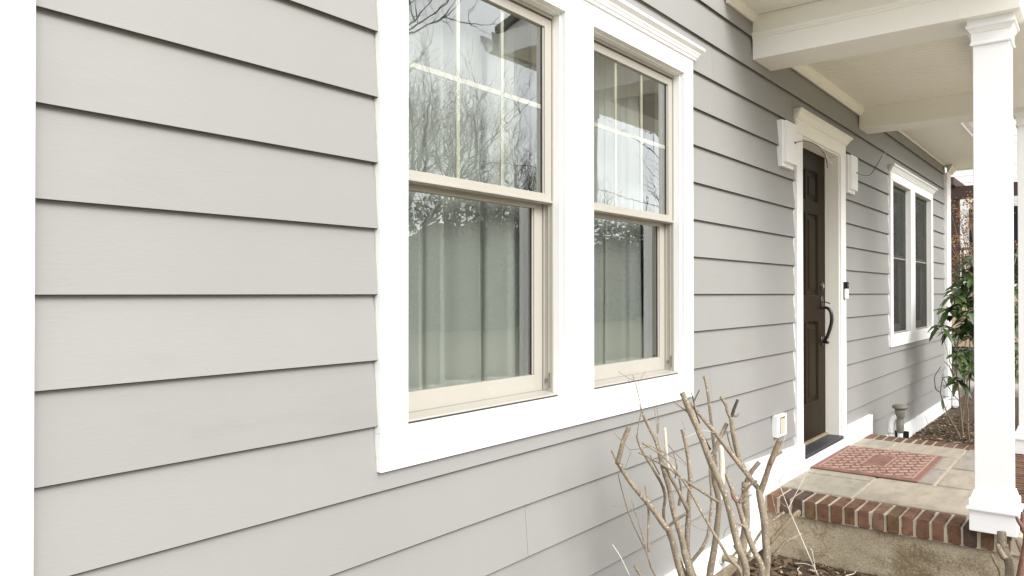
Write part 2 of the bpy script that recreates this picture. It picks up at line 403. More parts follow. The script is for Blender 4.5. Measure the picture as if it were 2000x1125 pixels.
# skirt boards
MB().prism([(.0, .165), (.0, .300), (.0, .165)][:0] or [(-.022, .165), (.018, .165), (.018, .3035), (-.022, .3035)], 'x', .552, 4.168).build('skirt_board', 'trim', house, .002)
sk = MB(); sk.add([(4.172, -.024, .20), (5.022, -.024, .43), (5.022, -.024, .612), (4.172, -.024, .645), (4.172, .018, .20), (5.022, .018, .43), (5.022, .018, .612), (4.172, .018, .645)][:0] or
       [(4.172, -.024, .12), (5.13, -.024, .12), (5.13, -.024, .606), (4.172, -.024, .643), (4.172, .018, .12), (5.13, .018, .12), (5.13, .018, .606), (4.172, .018, .643)],
       [(0, 1, 2, 3), (7, 6, 5, 4), (0, 4, 5, 1), (1, 5, 6, 2), (2, 6, 7, 3), (3, 7, 4, 0)]); sk.build('skirt_board', 'trim', house, .002)
MB().box(5.132, 6.06, -.024, .018, .12, .50).build('skirt_board', 'trim', house)
MB().box(6.062, 6.945, -.024, .018, .12, .573).build('skirt_board', 'trim', house, .002)
MB().box(6.95, 10.69, -.022, .018, .10, .3045).build('skirt_board', 'trim', house, .002)
MB().box(.45, 4.30, .0, .12, -.05, .163).build('foundation_wall', 'concrete', house)
MB().box(6.9, 10.9, .0, .12, -.05, .098).build('foundation_wall', 'concrete', house)
# roof over the main body, well above the frame
MB().prism([(-.12, 6.1), (-.12, 6.22), (2.2, 7.6), (4.6, 6.22), (4.6, 6.1)], 'x', -.1, 11.3).build('roof', 'shingle', house)

CROWN = [(-.012, 2.742), (-.022, 2.744), (-.022, 2.752), (-.028, 2.757), (-.031, 2.765), (-.036, 2.771), (-.038, 2.778), (-.050, 2.786), (-.055, 2.789), (-.055, 2.802), (.02, 2.806), (.02, 2.742)]
mit = lambda p: max(0, -.012-p[0])
def crown(x0, x1, parent, mat):
    MB().prism(CROWN, 'x', x0, x1, mit).build('head_crown', mat, parent)
def window(spec):
    c0, c1, a0, a1, b0, b1, grid = spec
    w = node('window', house, ((c0+c1)/2, 0, 1.1))
    YF, YB = -.012, .041
    cb = lambda x0, x1, z0, z1, y0=YF: MB().box(x0, x1, y0, YB, z0, z1).build('casing_board', 'trim', w, .0015)
    cb(c0, a0, 1.205, 2.66); cb(a1, b0, 1.205, 2.66); cb(b1, c1, 1.205, 2.66)
    cb(c0, c1, 2.6605, 2.7425, -.0125); cb(c0, c1, 1.098, 1.2045, -.0125)
    crown(c0-.004, c1+.004, w, 'trim')
    for (x0, x1) in ((a0, a1), (b0, b1)):
        MB().box(x0+.0005, x1-.0005, -.010, .06, 1.2048, 1.2135).build('sill', 'trim', w, .001)
        if c0 < 3:  # inner white stop bead on the jamb
            MB().box(x1-.006, x1-.0002, .012, .041, 1.214, 2.66).box(x0+.0002, x0+.006, .012, .041, 1.214, 2.66).box(x0+.006, x1-.006, .012, .041, 2.654, 2.6598).build('stop_bead', 'trim', w)
        MB().box(x0, x1, .0225, .14, 1.2137, 1.2194).build('sill_gap', 'gasket', w)
        f = MB()
        f.box(x0, x0+.011, .0415, .14, 1.219, 2.6595); f.box(x1-.011, x1, .0415, .14, 1.219, 2.6595); f.box(x0+.011, x1-.011, .0415, .14, 2.641, 2.6595)
        f.prism([(.022, 1.2196), (.022, 1.2245), (.09, 1.2325), (.14, 1.2325), (.14, 1.2196)], 'x', x0+.0005, x1-.0005)
        for s, e in ((x0+.011, 1), (x1-.011, -1)):        # tracks in the side jambs
            f.box(min(s, s+e*.005), max(s, s+e*.005), .078, .084, 1.2325, 2.641); f.box(min(s, s+e*.003), max(s, s+e*.003), .058, .061, 1.2325, 1.94)
        f.build('window_frame', 'vinyl', w)
        MB().box(x0+.0112, x1-.0112, .055, .072, 2.634, 2.6408).box(x0+.0112, x0+.0128, .05, .074, 1.98, 2.634).box(x1-.0128, x1-.0112, .05, .074, 1.98, 2.634).build('gasket', 'gasket', w)
        def sash(y0, y1, z0, z1, st, rb, rtp):
            q0, q1 = x0+.013, x1-.013
            s = MB(); s.box(q0, q0+st, y0, y1, z0, z1); s.box(q1-st, q1, y0, y1, z0, z1)
            s.box(q0+st, q1-st, y0+.0004, y1-.0004, z0, z0+rb); s.box(q0+st, q1-st, y0+.0004, y1-.0004, z1-rtp, z1)
            gi = .006   # glazing lip
            s.box(q0+st, q0+st+gi, y0+.006, y0+.0118, z0+rb, z1-rtp); s.box(q1-st-gi, q1-st, y0+.006, y0+.0118, z0+rb, z1-rtp)
            s.build('sash', 'vinyl', w, .0012)
            g = MB().box(q0+st-.002, q1-st+.002, y0+.012, y0+.0155, z0+rb-.002, z1-rtp+.002)
            g.build('glass_pane', 'glass' if grid else 'screen', w)
            MB().box(q1-st-.0045, q1-st-.0002, y0+.0158, y1+.002, z0+rb, z1-rtp).build('spacer_bar', 'gasket', w)
            k = MB().box(q0+st+gi, q0+st+gi+.0025, y0+.0095, y0+.0118, z0+rb, z1-rtp).box(q1-st-gi-.0025, q1-st-gi, y0+.0095, y0+.0118, z0+rb, z1-rtp)
            k.build('gasket', 'gasket', w)
            return q0+st, q1-st, z0+rb, z1-rtp
        g0, g1, h0, h1 = sash(.045, .074, 1.938, 2.634, .041, .037, .033)
        MB().box(x0+.012, x1-.012, .0385, .0446, 1.941, 1.950).build('meeting_lip', 'vinyl', w, .001)
        if grid:
            wd = g1-g0
            for k in (1, 2):
                xm = g0+wd*k/3+(.005 if k == 1 else 0)
                MB().box(xm-.0078, xm+.0078, .0610, .0665, h0, h1).build('muntin', 'muntin', w)
            MB().box(g0, g1, .0612, .0668, 2.294, 2.311).build('muntin', 'muntin', w)
        sash(.087, .116, 1.2328, 1.972, .052, .062, .050)
        if not grid: MB().box(x0+.0115, x1-.0115, .0395, .0405, 1.226, 2.652).build('insect_screen', 'mesh', w); MB().box(x0+.0112, x0+.022, .036, .0413, 1.222, 2.656).box(x1-.022, x1-.0112, .036, .0413, 1.222, 2.656).build('screen_frame', 'grey', w)
        MB().box(x0+.013, x1-.013, .0745, .0866, 1.945, 1.951).build('weather_strip', 'gasket', w)
        lk = MB().box(x1-.0165, x1-.012, .05, .056, 1.245, 1.30).box(x1-.0165, x1-.012, .066, .073, 1.262, 1.278); lk.build('sash_stop', 'gasket' if False else 'grey', w)
    return w
for s in WINS: window(s)
for xx, z0, z1 in ((1.432, 1.10, 2.9), (3.459, 1.10, 2.74), (5.018, .64, 2.74), (6.180, .60, 2.74), (7.698, 1.10, 2.74), (9.832, 1.10, 2.74)):
    P = [Vector((xx+random.uniform(-.0012, .0012), .004+((z-ZL(0))/LAP % 1)*.012+random.uniform(-.001, .001), z)) for z in [z0+(z1-z0)*i/90 for i in range(91)]]
    MB().tube(P, [random.uniform(.0018, .0042) for _ in P], 6, .3).build('caulk_bead', 'siding' if xx < 2 else 'trim', house, 0, True)

# door
dr = node('door', house, (5.595, .1, .5))
D0, D1, DI0, DI1 = DOOR
for x0, x1 in ((D0, DI0), (DI1, D1)):
    MB().box(x0, x1, -.012, .02, .5, 2.652).build('casing_board', 'cream' if False else 'trim', dr, .0015)
MB().box(D0, D1, -.0125, .02, 2.6525, 2.7425).build('casing_board', 'cream', dr, .0015)
crown(D0-.004, D1+.004, dr, 'cream')
jm = MB(); jm.box(DI0-.03, DI0+.008, .004, .15, .5, 2.652); jm.box(DI1-.008, DI1+.03, .004, .15, .5, 2.652); jm.box(DI0+.008, DI1-.008, .004, .15, 2.642, 2.68)
jm.box(DI0-.02, DI0-.0005, .0202, .02021, .5, .501); jm.build('door_jamb', 'cream', dr, .001)
MB().box(DI0+.0095, DI1-.0095, -.028, .16, .503, .527).build('threshold', 'slate', dr, .003)
MB().box(DI0+.0095, DI1-.0095, .085, .16, .5275, .540).build('sweep', 'brass', dr)
SX = [DI0+.009, 5.325, 5.578, 5.612, 5.867, DI1-.009]; RZ = [.541, .80, 1.398, 1.583, 2.19, 2.27, 2.505, 2.641]
YD0, YD1 = .105, .147
sl = MB()
for i in (0, 2, 4): sl.box(SX[i], SX[i+1], YD0, YD1, RZ[0], RZ[-1])
for i in range(0, 8, 2):
    for c in (1, 3): sl.box(SX[c], SX[c+1], YD0+.0003, YD1, RZ[i], RZ[i+1])
sl.build('door_slab', 'door', dr)
for c in (1, 3):
    for i in (1, 3, 5):
        x0, x1, z0, z1 = SX[c], SX[c+1], RZ[i], RZ[i+1]
        p = MB(); yb = YD0+.016; yt = YD0+.004
        mo = .014
        rings = [(0, YD0+.001), (mo*.5, YD0+.003), (mo, yb), (mo+.018, yb), (mo+.045, yt), (mo+.049, yt)]
        vs = []; fs = []
        for ins_, yy in rings: vs += [(x0+ins_, yy, z0+ins_), (x1-ins_, yy, z0+ins_), (x1-ins_, yy, z1-ins_), (x0+ins_, yy, z1-ins_)]
        for r in range(len(rings)-1):
            for k in range(4): fs.append((r*4+k, r*4+(k+1) % 4, r*4+4+(k+1) % 4, r*4+4+k))
        fs.append(tuple(range(len(vs)-4, len(vs))))
        b0 = len(vs); vs += [(x0, YD1-.002, z0), (x1, YD1-.002, z0), (x1, YD1-.002, z1), (x0, YD1-.002, z1)]
        fs.append((b0+3, b0+2, b0+1, b0))
        for k in range(4): fs.append((k, b0+k, b0+(k+1) % 4, (k+1) % 4))
        p.add(vs, fs).build('door_panel', 'door', dr)
def plate(zc, rx, rz, name, x=5.952):
    v = []; 
    for (s, yy) in ((1.0, YD0-.0005), (1.0, YD0-.004), (.8, YD0-.008), (.55, YD0-.009)):
        for k in range(20):
            a = 2*math.pi*k/20; v.append((x+math.cos(a)*rx*s, yy, zc+math.sin(a)*rz*s*(1+.12*math.cos(4*a))))
    f = [(r*20+k, r*20+(k+1) % 20, r*20+20+(k+1) % 20, r*20+20+k) for r in range(3) for k in range(20)]+[tuple(range(60, 80)), tuple(range(19, -1, -1))]
    MB().add(v, f).build(name, 'blackmetal', dr, 0, True)
plate(1.655, .031, .036, 'deadbolt'); MB().lathe((5.952, YD0-.0085, 1.655), [(.016, 0), (.016, .008), (.01, .010)], 16, (0, -1, 0)).build('lock_cylinder', 'brass', dr, 0, True)
plate(1.535, .030, .052, 'handle_plate'); plate(1.245, .026, .040, 'handle_plate')
MB().tube(crv([(5.952, YD0-.005, 1.488), (5.952, YD0-.04, 1.492), (5.952, YD0-.068, 1.455), (5.952, YD0-.070, 1.38), (5.952, YD0-.045, 1.29), (5.952, YD0-.025, 1.25), (5.952, YD0-.004, 1.235)], 6), [.009+.004*math.sin(i/36*3.14) for i in range(37)], 10).build('door_handle', 'blackmetal', dr, 0, True)
MB().tube(crv([(5.952, YD0-.004, 1.532), (5.952, YD0-.03, 1.535), (5.952, YD0-.062, 1.524)], 5), [.004]*11, 8).build('thumb_latch', 'blackmetal', dr, 0, True)
MB().lathe((5.952, YD0-.02, 1.232), [(.008, -.016), (.009, .01), (.014, .016), (.010, .030), (.003, .033)], 14, (0, -1, 0)).build('handle_finial', 'blackmetal', dr, 0, True)

# ------------------------------------------------------------------ porch floor
porch = thing('front_porch', 'low front porch floor of bluestone slabs edged with red and brown bricks', 'porch', (5.6, -.6, 0))
PX0, PX1, PY0 = 4.384, 6.82, -1.285
MB().box(PX0+.02, PX1-.012, PY0+.012, -.026, -.03, .333).build('foundation_wall', 'concrete', porch)
MB().box(PX0+.006, PX1-.006, PY0+.006, -.0262, .3332, .4232).build('mortar_bed', 'mortar', porch)
bsets = {}
def brick(cx, cy, along, i):
    # a rowlock brick, its long side along x (front row) or y (side row)
    mi = random.choice([0, 0, 1, 1, 2, 3, 3, 4]); key = (mi, along, random.randrange(3))
    if key not in bsets:
        b = MB(); hl, hw = .1135, .0305
        hw = .0298; sx, sy = (hl, hw) if along == 'x' else (hw, hl)
        n = 3; rr = random.Random(hash(key) % 999)
        b.box(-sx, sx, -sy, sy, -.048, .048)
        b.v = [(x+rr.uniform(-.0018, .0018), y+rr.uniform(-.0018, .0018), z+rr.uniform(-.0015, .0015)) for x, y, z in b.v]
        ob = b.build('brick', 'brick%d' % mi, porch, .005, False, 2); bsets[key] = ob.data
    else:
        ob = link('brick', bsets[key], None, porch)
    ob.location = Vector((cx, cy, .381+random.uniform(-.002, .002)))
    ob.rotation_euler = (random.uniform(-.008, .008), random.uniform(-.006, .006), random.uniform(-.012, .012))
    return ob
y = -.0665; i = 0
while y > PY0+.02:
    brick(PX0+.1135+random.uniform(-.002, .002), y, 'x', i); y -= .0708; i += 1
y = -.0665
while y > PY0+.02:
    brick(PX1-.1135-.006, y, 'x', i); y -= .0708; i += 1
x = PX0+.235+.036
while x < PX1-.25:
    brick(x, PY0+.1135, 'y', i); x += .0708; i += 1
SXA, SXB, SYB = 4.618, 6.584, PY0+.235
for (x0, x1, y0, y1, mt) in [(SXA, 5.08, -.436, -.028, 1), (SXA, 5.228, SYB, -.446, 0), (5.09, 5.60, -.436, -.028, 1), (5.61, 6.155, -.436, -.028, 2), (5.242, 5.70, -.757, -.446, 2),
                             (5.71, 6.155, -.757, -.446, 1), (5.242, 5.795, SYB, -.769, 0), (5.805, SXB, SYB, -.769, 2), (6.167, SXB, -.286, -.028, 1), (6.167, SXB, -.757, -.298, 0)]:
    b = MB().box(x0+.005, x1-.005, y0+.005, y1-.005, .400, .4305+random.uniform(-.0012, .0012))
    b.build('flagstone', 'stone%d' % mt, porch, .003, False, 2)

# ------------------------------------------------------------------ porch roof
roof = thing('porch_roof', 'cream porch roof with boxed beams, beaded ceiling and a gutter along its edge', 'porch roof', (5.6, -.6, 2.95))
YO, YI = -1.285, -1.03
def beam_y(x0, x1, z1, mat):
    b = MB().box(x0, x1, YI-.0005, .004, 2.952, z1); return b.build('beam', 'beam', roof, .002)
beam_y(4.285, 4.577, 3.205, 'cream'); beam_y(6.645, 6.905, 3.19, 'cream')
MB().box(4.285, 7.03, YO, YI, 2.9518, 3.20).build('beam', 'beam', roof, .002)
MB().prism([(4.2855, 3.068), (4.276, 3.070), (4.276, 3.078), (4.268, 3.084), (4.262, 3.094), (4.2625, 3.100), (4.2855, 3.104)], 'y', YO-.01, .004).build('beam_moulding', 'beam', roof)
MB().prism([(YO+.0005, 3.068), (YO-.009, 3.070), (YO-.009, 3.078), (YO-.017, 3.084), (YO-.023, 3.094), (YO-.0225, 3.1), (YO+.0005, 3.104)], 'x', 4.2615, 7.03).build('beam_moulding', 'beam', roof)
def beadboard(name, x0, x1, y0, y1, z, pitch, pr):
    # one sheet of tongue and groove boards running away from the wall
    b = MB(); n = max(1, round((x1-x0)/pitch)); p = (x1-x0)/n; xs = []
    for k in range(n):
        a = x0+k*p; xs += [(a, z+.0035), (a+.003, z+.0032), (a+.006, z+.0001), (a+p*.5, z), (a+p-.006, z+.0001), (a+p-.003, z+.0032)]
    xs.append((x1, z+.0035))
    vs = []
    for x, zz in xs: vs += [(x, y0, zz), (x, y1, zz)]
    vs2 = [(x, yy, zz+.02) for (x, zz) in xs for yy in (y0, y1)]
    N = len(xs)
    fs = [(2*i, 2*i+2, 2*i+3, 2*i+1) for i in range(N-1)]
    fs += [(2*N+2*i+1, 2*N+2*i+3, 2*N+2*i+2, 2*N+2*i) for i in range(N-1)]
    for i in range(N-1):
        fs += [(2*i, 2*N+2*i, 2*N+2*i+2, 2*i+2), (2*i+1, 2*i+3, 2*N+2*i+3, 2*N+2*i+1)]
    me = bpy.data.meshes.new(name); me.from_pydata(vs+vs2, [], fs); ob = link(name, me, 'cream', pr)
    ob.data.validate(); return ob
beadboard('ceiling_boards', 4.5765, 6.6455, YI+.0005, .003, 3.12, .064, roof)
CB = [(.004, 3.062), (-.010, 3.062), (-.012, 3.070), (-.024, 3.080), (-.036, 3.098), (-.040, 3.110), (-.040, 3.1235), (.004, 3.1235)]
MB().prism(CB, 'x', 4.5775, 6.6445).build('crown_moulding', 'cream', roof)
MB().prism([(YI-.001-p[0], p[1]) for p in CB], 'x', 4.5775, 6.6445).build('crown_moulding', 'cream', roof)
beadboard('soffit_boards', 3.90, 4.2845, -1.42, .003, 3.203, .06, roof)
CS = [(.004, 3.166), (-.008, 3.166), (-.012, 3.176), (-.024, 3.188), (-.030, 3.196), (-.030, 3.2065), (.004, 3.2065)]
MB().prism(CS, 'x', 3.90, 4.2845).build('crown_moulding', 'cream', roof)
beadboard('soffit_boards', 6.906, 11.08, -.515, .003, 3.187, .06, roof)
MB().box(6.906, 11.1, -.54, -.516, 3.165, 3.32).build('fascia_board', 'trim', roof, .002)
MB().box(11.0805, 11.1, -.5155, .003, 3.165, 3.32).build('fascia_board', 'trim', roof)
MB().prism([(.004, 3.178), (-.006, 3.178), (-.010, 3.187), (.004, 3.187)], 'x', 6.906, 11.08).build('crown_moulding', 'cream', roof)
MB().box(3.875, 3.899, -1.44, .003, 3.185, 3.33).build('fascia_board', 'trim', roof, .002)
MB().box(3.875, 7.30, -1.465, -1.4405, 3.185, 3.33).build('fascia_board', 'trim', roof, .002)
MB().box(4.30, 7.28, -1.44, YO-.001, 3.203, 3.222).build('soffit_boards', 'cream', roof)
MB().box(7.03, 7.28, YO, -.541, 3.203, 3.222).build('soffit_boards', 'cream', roof)
gut = [(-1.4655, 3.33), (-1.4655, 3.20), (-1.50, 3.195), (-1.53, 3.215), (-1.545, 3.25), (-1.57, 3.28), (-1.575, 3.325), (-1.568, 3.325), (-1.563, 3.285), (-1.538, 3.255), (-1.523, 3.22), (-1.497, 3.203), (-1.473, 3.207), (-1.473, 3.33)]
MB().prism(gut, 'x', 3.83, 7.34).build('gutter', 'trim', roof)
MB().prism([(-.5405+(p[0]+1.4655), p[1]) for p in gut], 'x', 7.40, 11.15).build('gutter', 'trim', roof)
MB().prism([(-1.47, 3.331), (-1.47, 3.37), (.02, 3.95), (.02, 3.86)], 'x', 3.86, 7.32).build('roof_deck', 'shingle', roof)
MB().prism([(-.545, 3.322), (-.545, 3.36), (.02, 3.60), (.02, 3.52)], 'x', 7.325, 11.12).build('roof_deck', 'shingle', roof)
MB().prism([(-1.45, 3.33), (.0, 3.33), (.0, 3.86)], 'x', 3.90, 3.93).build('gable_infill', 'trim', roof)
# ------------------------------------------------------------------ columns
def column(cx, cy, label):
    t = thing('porch_column', label, 'column', (cx, cy, .43), 'white square porch columns')
    B = lambda nm, h, z0, z1, bv=.002: MB().box(cx-h, cx+h, cy-h, cy+h, z0, z1).build(nm, 'column', t, bv, False, 2)
    B('plinth', .099, .432, .536); B('plinth_ledge', .112, .5365, .552)
    b = MB()
    def loft(rings):
        b_ = MB(); vs = []; fs = []
        for h, z in rings: vs += [(cx-h, cy-h, z), (cx+h, cy-h, z), (cx+h, cy+h, z), (cx-h, cy+h, z)]
        for r in range(len(rings)-1):
            for k in range(4): fs.append((r*4+k, r*4+(k+1) % 4, r*4+4+(k+1) % 4, r*4+4+k))
        fs += [(3, 2, 1, 0), tuple(range(len(vs)-4, len(vs)))]
        return b_.add(vs, fs)
    loft([(.100, .5525), (.100, .586), (.098, .592), (.090, .596), (.090, .604), (.086, .614), (.084, .626), (.079, .632)]).build('base_moulding', 'column', t)
    loft([(.0775, .6322), (.0765, 2.826)]).build('shaft', 'column', t, .002)
    loft([(.086, 2.826), (.088, 2.832), (.086, 2.842), (.083, 2.844)]).build('capital_ring', 'column', t)
    loft([(.0832, 2.8442), (.0832, 2.886), (.088, 2.889), (.090, 2.896), (.096, 2.906), (.104, 2.912), (.104, 2.922), (.098, 2.925), (.098, 2.9515)]).build('capital', 'column', t)
    return t
column(4.437, -1.158, 'white square porch column standing on the brick edge at the near step')
column(6.715, -1.158, 'second white porch column at the far end of the brick porch floor')

# ------------------------------------------------------------------ doormat
mat_ = thing('doormat', 'terracotta red doormat with a raised diamond lattice before the door', 'doormat', (5.676, -.352, .4325))
mx0, mx1, my0, my1, mz = 5.222, 6.13, -.674, -.032, .4325
MB().box(mx0, mx1, my0, my1, mz, mz+.010).build('mat_base', 'mat_red', mat_, .003)
fr = MB()
for (a, b, c, d) in ((mx0+.034, mx1-.034, my0+.034, my0+.046), (mx0+.034, mx1-.034, my1-.046, my1-.034), (mx0+.034, mx0+.046, my0+.046, my1-.046), (mx1-.046, mx1-.034, my0+.046, my1-.046)):
    fr.box(a, b, c, d, mz+.0098, mz+.0145)
fr.build('border_ridge', 'mat_pink', mat_)
cx0, cx1, cy0, cy1 = 5.49, 5.885, -.428, -.272
MB().box(cx0+.012, cx1-.012, cy0+.012, cy1-.012, mz+.0099, mz+.0118).build('centre_panel', 'mat_red', mat_)
pr_ = MB()
for (a, b, c, d) in ((cx0, cx1, cy0, cy0+.011), (cx0, cx1, cy1-.011, cy1), (cx0, cx0+.011, cy0+.011, cy1-.011), (cx1-.011, cx1, cy0+.011, cy1-.011)): pr_.box(a, b, c, d, mz+.0098, mz+.0147)
pr_.build('panel_ridge', 'mat_pink', mat_)
lat = MB(); dia = MB()
ix0, ix1, iy0, iy1 = mx0+.046, mx1-.046, my0+.046, my1-.046
nxd, nyd = 8, 5; px_, py_ = (ix1-ix0)/nxd, (iy1-iy0)/nyd
def clipbar(p, q):
    p = Vector(p); q = Vector(q); d = (q-p); n = Vector((-d.y, d.x)).normalized()*.0085
    m = 4
    for k in range(m):
        a = p+d*(k/m); b = p+d*((k+1)/m); c = (a+b)/2
        if cx0-.006 < c.x < cx1+.006 and cy0-.006 < c.y < cy1+.006: continue
        lat.add([(*(a-n), mz+.0097), (*(b-n), mz+.0097), (*(b+n), mz+.0097), (*(a+n), mz+.0097), (*(a-n*.7), mz+.0138), (*(b-n*.7), mz+.0138), (*(b+n*.7), mz+.0138), (*(a+n*.7), mz+.0138)],
                [(4, 5, 6, 7), (0, 1, 5, 4), (1, 2, 6, 5), (2, 3, 7, 6), (3, 0, 4, 7)])
for i in range(nxd):
    for j in range(nyd):
        x0 = ix0+i*px_; y0 = iy0+j*py_; cx = x0+px_/2; cy = y0+py_/2
        T, Bm, Lf, Rg = (cx, y0+py_), (cx, y0), (x0, cy), (x0+px_, cy)
        clipbar(Lf, T); clipbar(T, Rg); clipbar(Rg, Bm); clipbar(Bm, Lf)
        if not (cx0-.05 < cx < cx1+.05 and cy0-.05 < cy < cy1+.05):
            k = .55
            dia.add([(cx-px_*.5*k, cy, mz+.0098), (cx, cy-py_*.5*k, mz+.0098), (cx+px_*.5*k, cy, mz+.0098), (cx, cy+py_*.5*k, mz+.0098), (cx-px_*.4*k, cy, mz+.0128), (cx, cy-py_*.4*k, mz+.0128), (cx+px_*.4*k, cy, mz+.0128), (cx, cy+py_*.4*k, mz+.0128)],
                    [(4, 5, 6, 7), (0, 1, 5, 4), (1, 2, 6, 5), (2, 3, 7, 6), (3, 0, 4, 7)])
kind(lat.build('lattice_ridge', 'mat_pink', mat_), 'stuff'); kind(dia.build('diamond', 'mat_red', mat_), 'stuff')

# ------------------------------------------------------------------ small fixtures
def light_block(x0, x1, z0, z1, label, wire):
    t = thing('light_mounting_block', label, 'mounting block', ((x0+x1)/2, 0, z0), 'bare light mounting blocks beside the door')
    MB().box(x0, x1, -.022, .016, z0, z1).build('back_plate', 'trim', t, .002)
    MB().box(x0+.014, x1-.003, -.044, -.0222, z0+.026, z1-.004).build('front_block', 'trim', t, .002)
    wx = (x0+x1)/2+.06; wz = (z0+z1)/2+.02
    MB().lathe((wx, -.0442, wz), [(.009, 0), (.008, .003)], 10, (0, -1, 0)).build('wire_hole', 'black', t)
    W_ = [Vector((wx, -.042, wz))+Vector(p) for p in wire]
    MB().tube(crv(W_, 5), [.0022]*((len(W_)-1)*5+1), 6).build('wire', 'black', t, 0, True)
    W2 = [p+Vector((.008, 0, .005)) for p in W_[:-1]]+[W_[-1]+Vector((.03, -.02, .03))]
    MB().tube(crv(W2, 5), [.0016]*((len(W2)-1)*5+1), 5).build('wire', 'pvc', t, 0, True)
light_block(4.715, 4.925, 2.392, 2.682, 'white mounting block with loose wires on the window side of the door', [(0, 0, 0), (.03, -.06, .01), (.06, -.13, -.03), (.07, -.17, -.10), (.07, -.18, -.17)])
light_block(6.215, 6.41, 2.385, 2.682, 'white mounting block with a wire curling up beyond the door casing', [(0, 0, 0), (.04, -.05, -.02), (.09, -.08, -.01), (.15, -.11, .06), (.22, -.14, .15)])
db = thing('doorbell', 'black and white video doorbell on the white door casing', 'doorbell', (6.13, -.02, 1.557))
MB().box(6.095, 6.155, -.018, -.0126, 1.555, 1.690).build('backplate', 'black', db, .003)
MB().box(6.098, 6.152, -.040, -.0182, 1.637, 1.688).build('camera_head', 'black', db, .004, False, 2)
MB().box(6.098, 6.152, -.038, -.0182, 1.558, 1.6365).build('body', 'pvc', db, .004, False, 2)
MB().lathe((6.125, -.0402, 1.664), [(.009, 0), (.008, .002), (.003, .0025)], 14, (0, -1, 0)).build('lens', 'grey', db, 0, True)
MB().lathe((6.125, -.0382, 1.588), [(.010, 0), (.010, .0015), (.008, .002)], 16, (0, -1, 0)).build('button', 'trim', db, 0, True)
ou = thing('outlet_cover', 'white weatherproof outlet cover low on the siding left of the door', 'outlet', (4.70, -.02, .72))
MB().box(4.605, 4.772, -.024, .012, .722, .856).build('cover_plate', 'trim', ou, .003)
MB().box(4.645, 4.732, -.030, -.0242, .742, .836).build('flap', 'muntin', ou, .004, False, 2)
MB().box(4.645, 4.732, -.028, -.0243, .8365, .841).build('hinge', 'grey', ou)
fa = thing('hose_faucet', 'brass hose faucet with a black wheel handle on the white skirt board', 'faucet', (3.69, -.03, .25))
FC = Vector((3.765, -.022, .228))
MB().lathe(FC, [(.036, -.004), (.036, .004), (.030, .007)], 20, (0, -1, 0)).build('flange', 'galv', fa, 0, True)
MB().tube(crv([FC, FC+Vector((0, -.05, .004)), FC+Vector((.01, -.09, -.012)), FC+Vector((.015, -.11, -.05))], 4), [.013, .014, .016, .018, .02, .02, .018, .016, .015, .014, .013, .014, .015], 12).build('spout', 'brass', fa, 0, True)
MB().tube([FC+Vector((.0, -.045, .005)), FC+Vector((.011, -.080, .048))], [.007, .006], 8).build('stem', 'brass', fa, 0, True)
hw = MB(); hc = FC+Vector((.012, -.082, .052)); ha = Vector((.55, -.45, .5)).normalized(); u_ = ha.orthogonal().normalized(); v_ = ha.cross(u_)
ringp = [hc+(u_*math.cos(k*math.pi/15)+v_*math.sin(k*math.pi/15))*(.026+.003*math.cos(k*math.pi/15*6)) for k in range(31)]
hw.tube(ringp, [.0042]*31, 6)
for k in range(3): d_ = u_*math.cos(k*math.pi/3)+v_*math.sin(k*math.pi/3); hw.tube([hc-d_*.026, hc+d_*.026], [.0038, .0038], 6)
hw.lathe(hc, [(.008, -.005), (.008, .006)], 10, ha); hw.build('wheel_handle', 'blackmetal', fa, 0, True)
ve = thing('vent_pipe', 'grey mushroom capped vent pipe with a white plastic elbow by the far wall', 'pipe', (7.06, -.2, .15))
VX, VY = 7.06, -.175
MB().tube(crv([(VX, VY, .10), (VX, VY, .47), (VX, VY, .52)], 3), [.026]*7, 16).build('white_pipe', 'pvc', ve, 0, True) if False else None
MB().lathe((VX, VY-.035, .10), [(.021, 0), (.021, .335)], 16).build('white_pipe', 'pvc', ve, 0, True)
MB().tube(crv([(VX, VY+.036, .41), (VX, VY+.036, .485), (VX, VY+.020, .535), (VX, VY-.012, .565)], 4), [.030]*4+[.029]*9, 16).build('elbow', 'pvc', ve, 0, True)
MB().lathe((VX, VY+.036, .10), [(.025, 0), (.025, .32)], 16).build('white_pipe', 'pvc', ve, 0, True)
MB().lathe((VX, VY-.035, .425), [(.026, 0), (.030, .01), (.030, .10), (.026, .105), (.028, .12), (.037, .135), (.037, .16), (.041, .17), (.041, .20)], 18).build('grey_riser', 'grey', ve, 0, True)
MB().lathe((VX, VY-.035, .622), [(.026, 0), (.052, .003), (.061, .012), (.060, .026), (.048, .036), (.02, .041), (.001, .042)], 22).build('cap', 'grey', ve, 0, True)
so = thing('solar_light', 'small black solar wall light just beyond the vent pipe', 'light', (7.45, -.13, .25))
MB().box(7.455, 7.475, -.20, -.085, .24, .375).build('panel', 'black', so, .004)
MB().lathe((7.454, -.125, .305), [(.005, 0), (.004, .003)], 8, (-1, 0, 0)).build('lamp_bead', 'pvc', so)
MB().lathe((7.454, -.102, .305), [(.005, 0), (.004, .003)], 8, (-1, 0, 0)).build('lamp_bead', 'pvc', so)
MB().box(7.4755, 7.49, -.15, -.13, .10, .36).build('stake', 'black', so)
ds = thing('downspout', 'white downspout with an outlet elbow at the far corner of the house', 'downspout', (10.98, .03, .2))
MB().tube(crv([(11.01, .05, 3.12), (11.01, .05, .62), (11.01, .045, .50), (10.98, .0, .40), (10.95, -.03, .34)], 4), [.045]*17, 4).build('pipe', 'trim', ds, 0)
MB().box(10.87, 10.99, -.115, -.032, .17, .37).build('outlet_elbow', 'trim', ds, .02, False, 2)

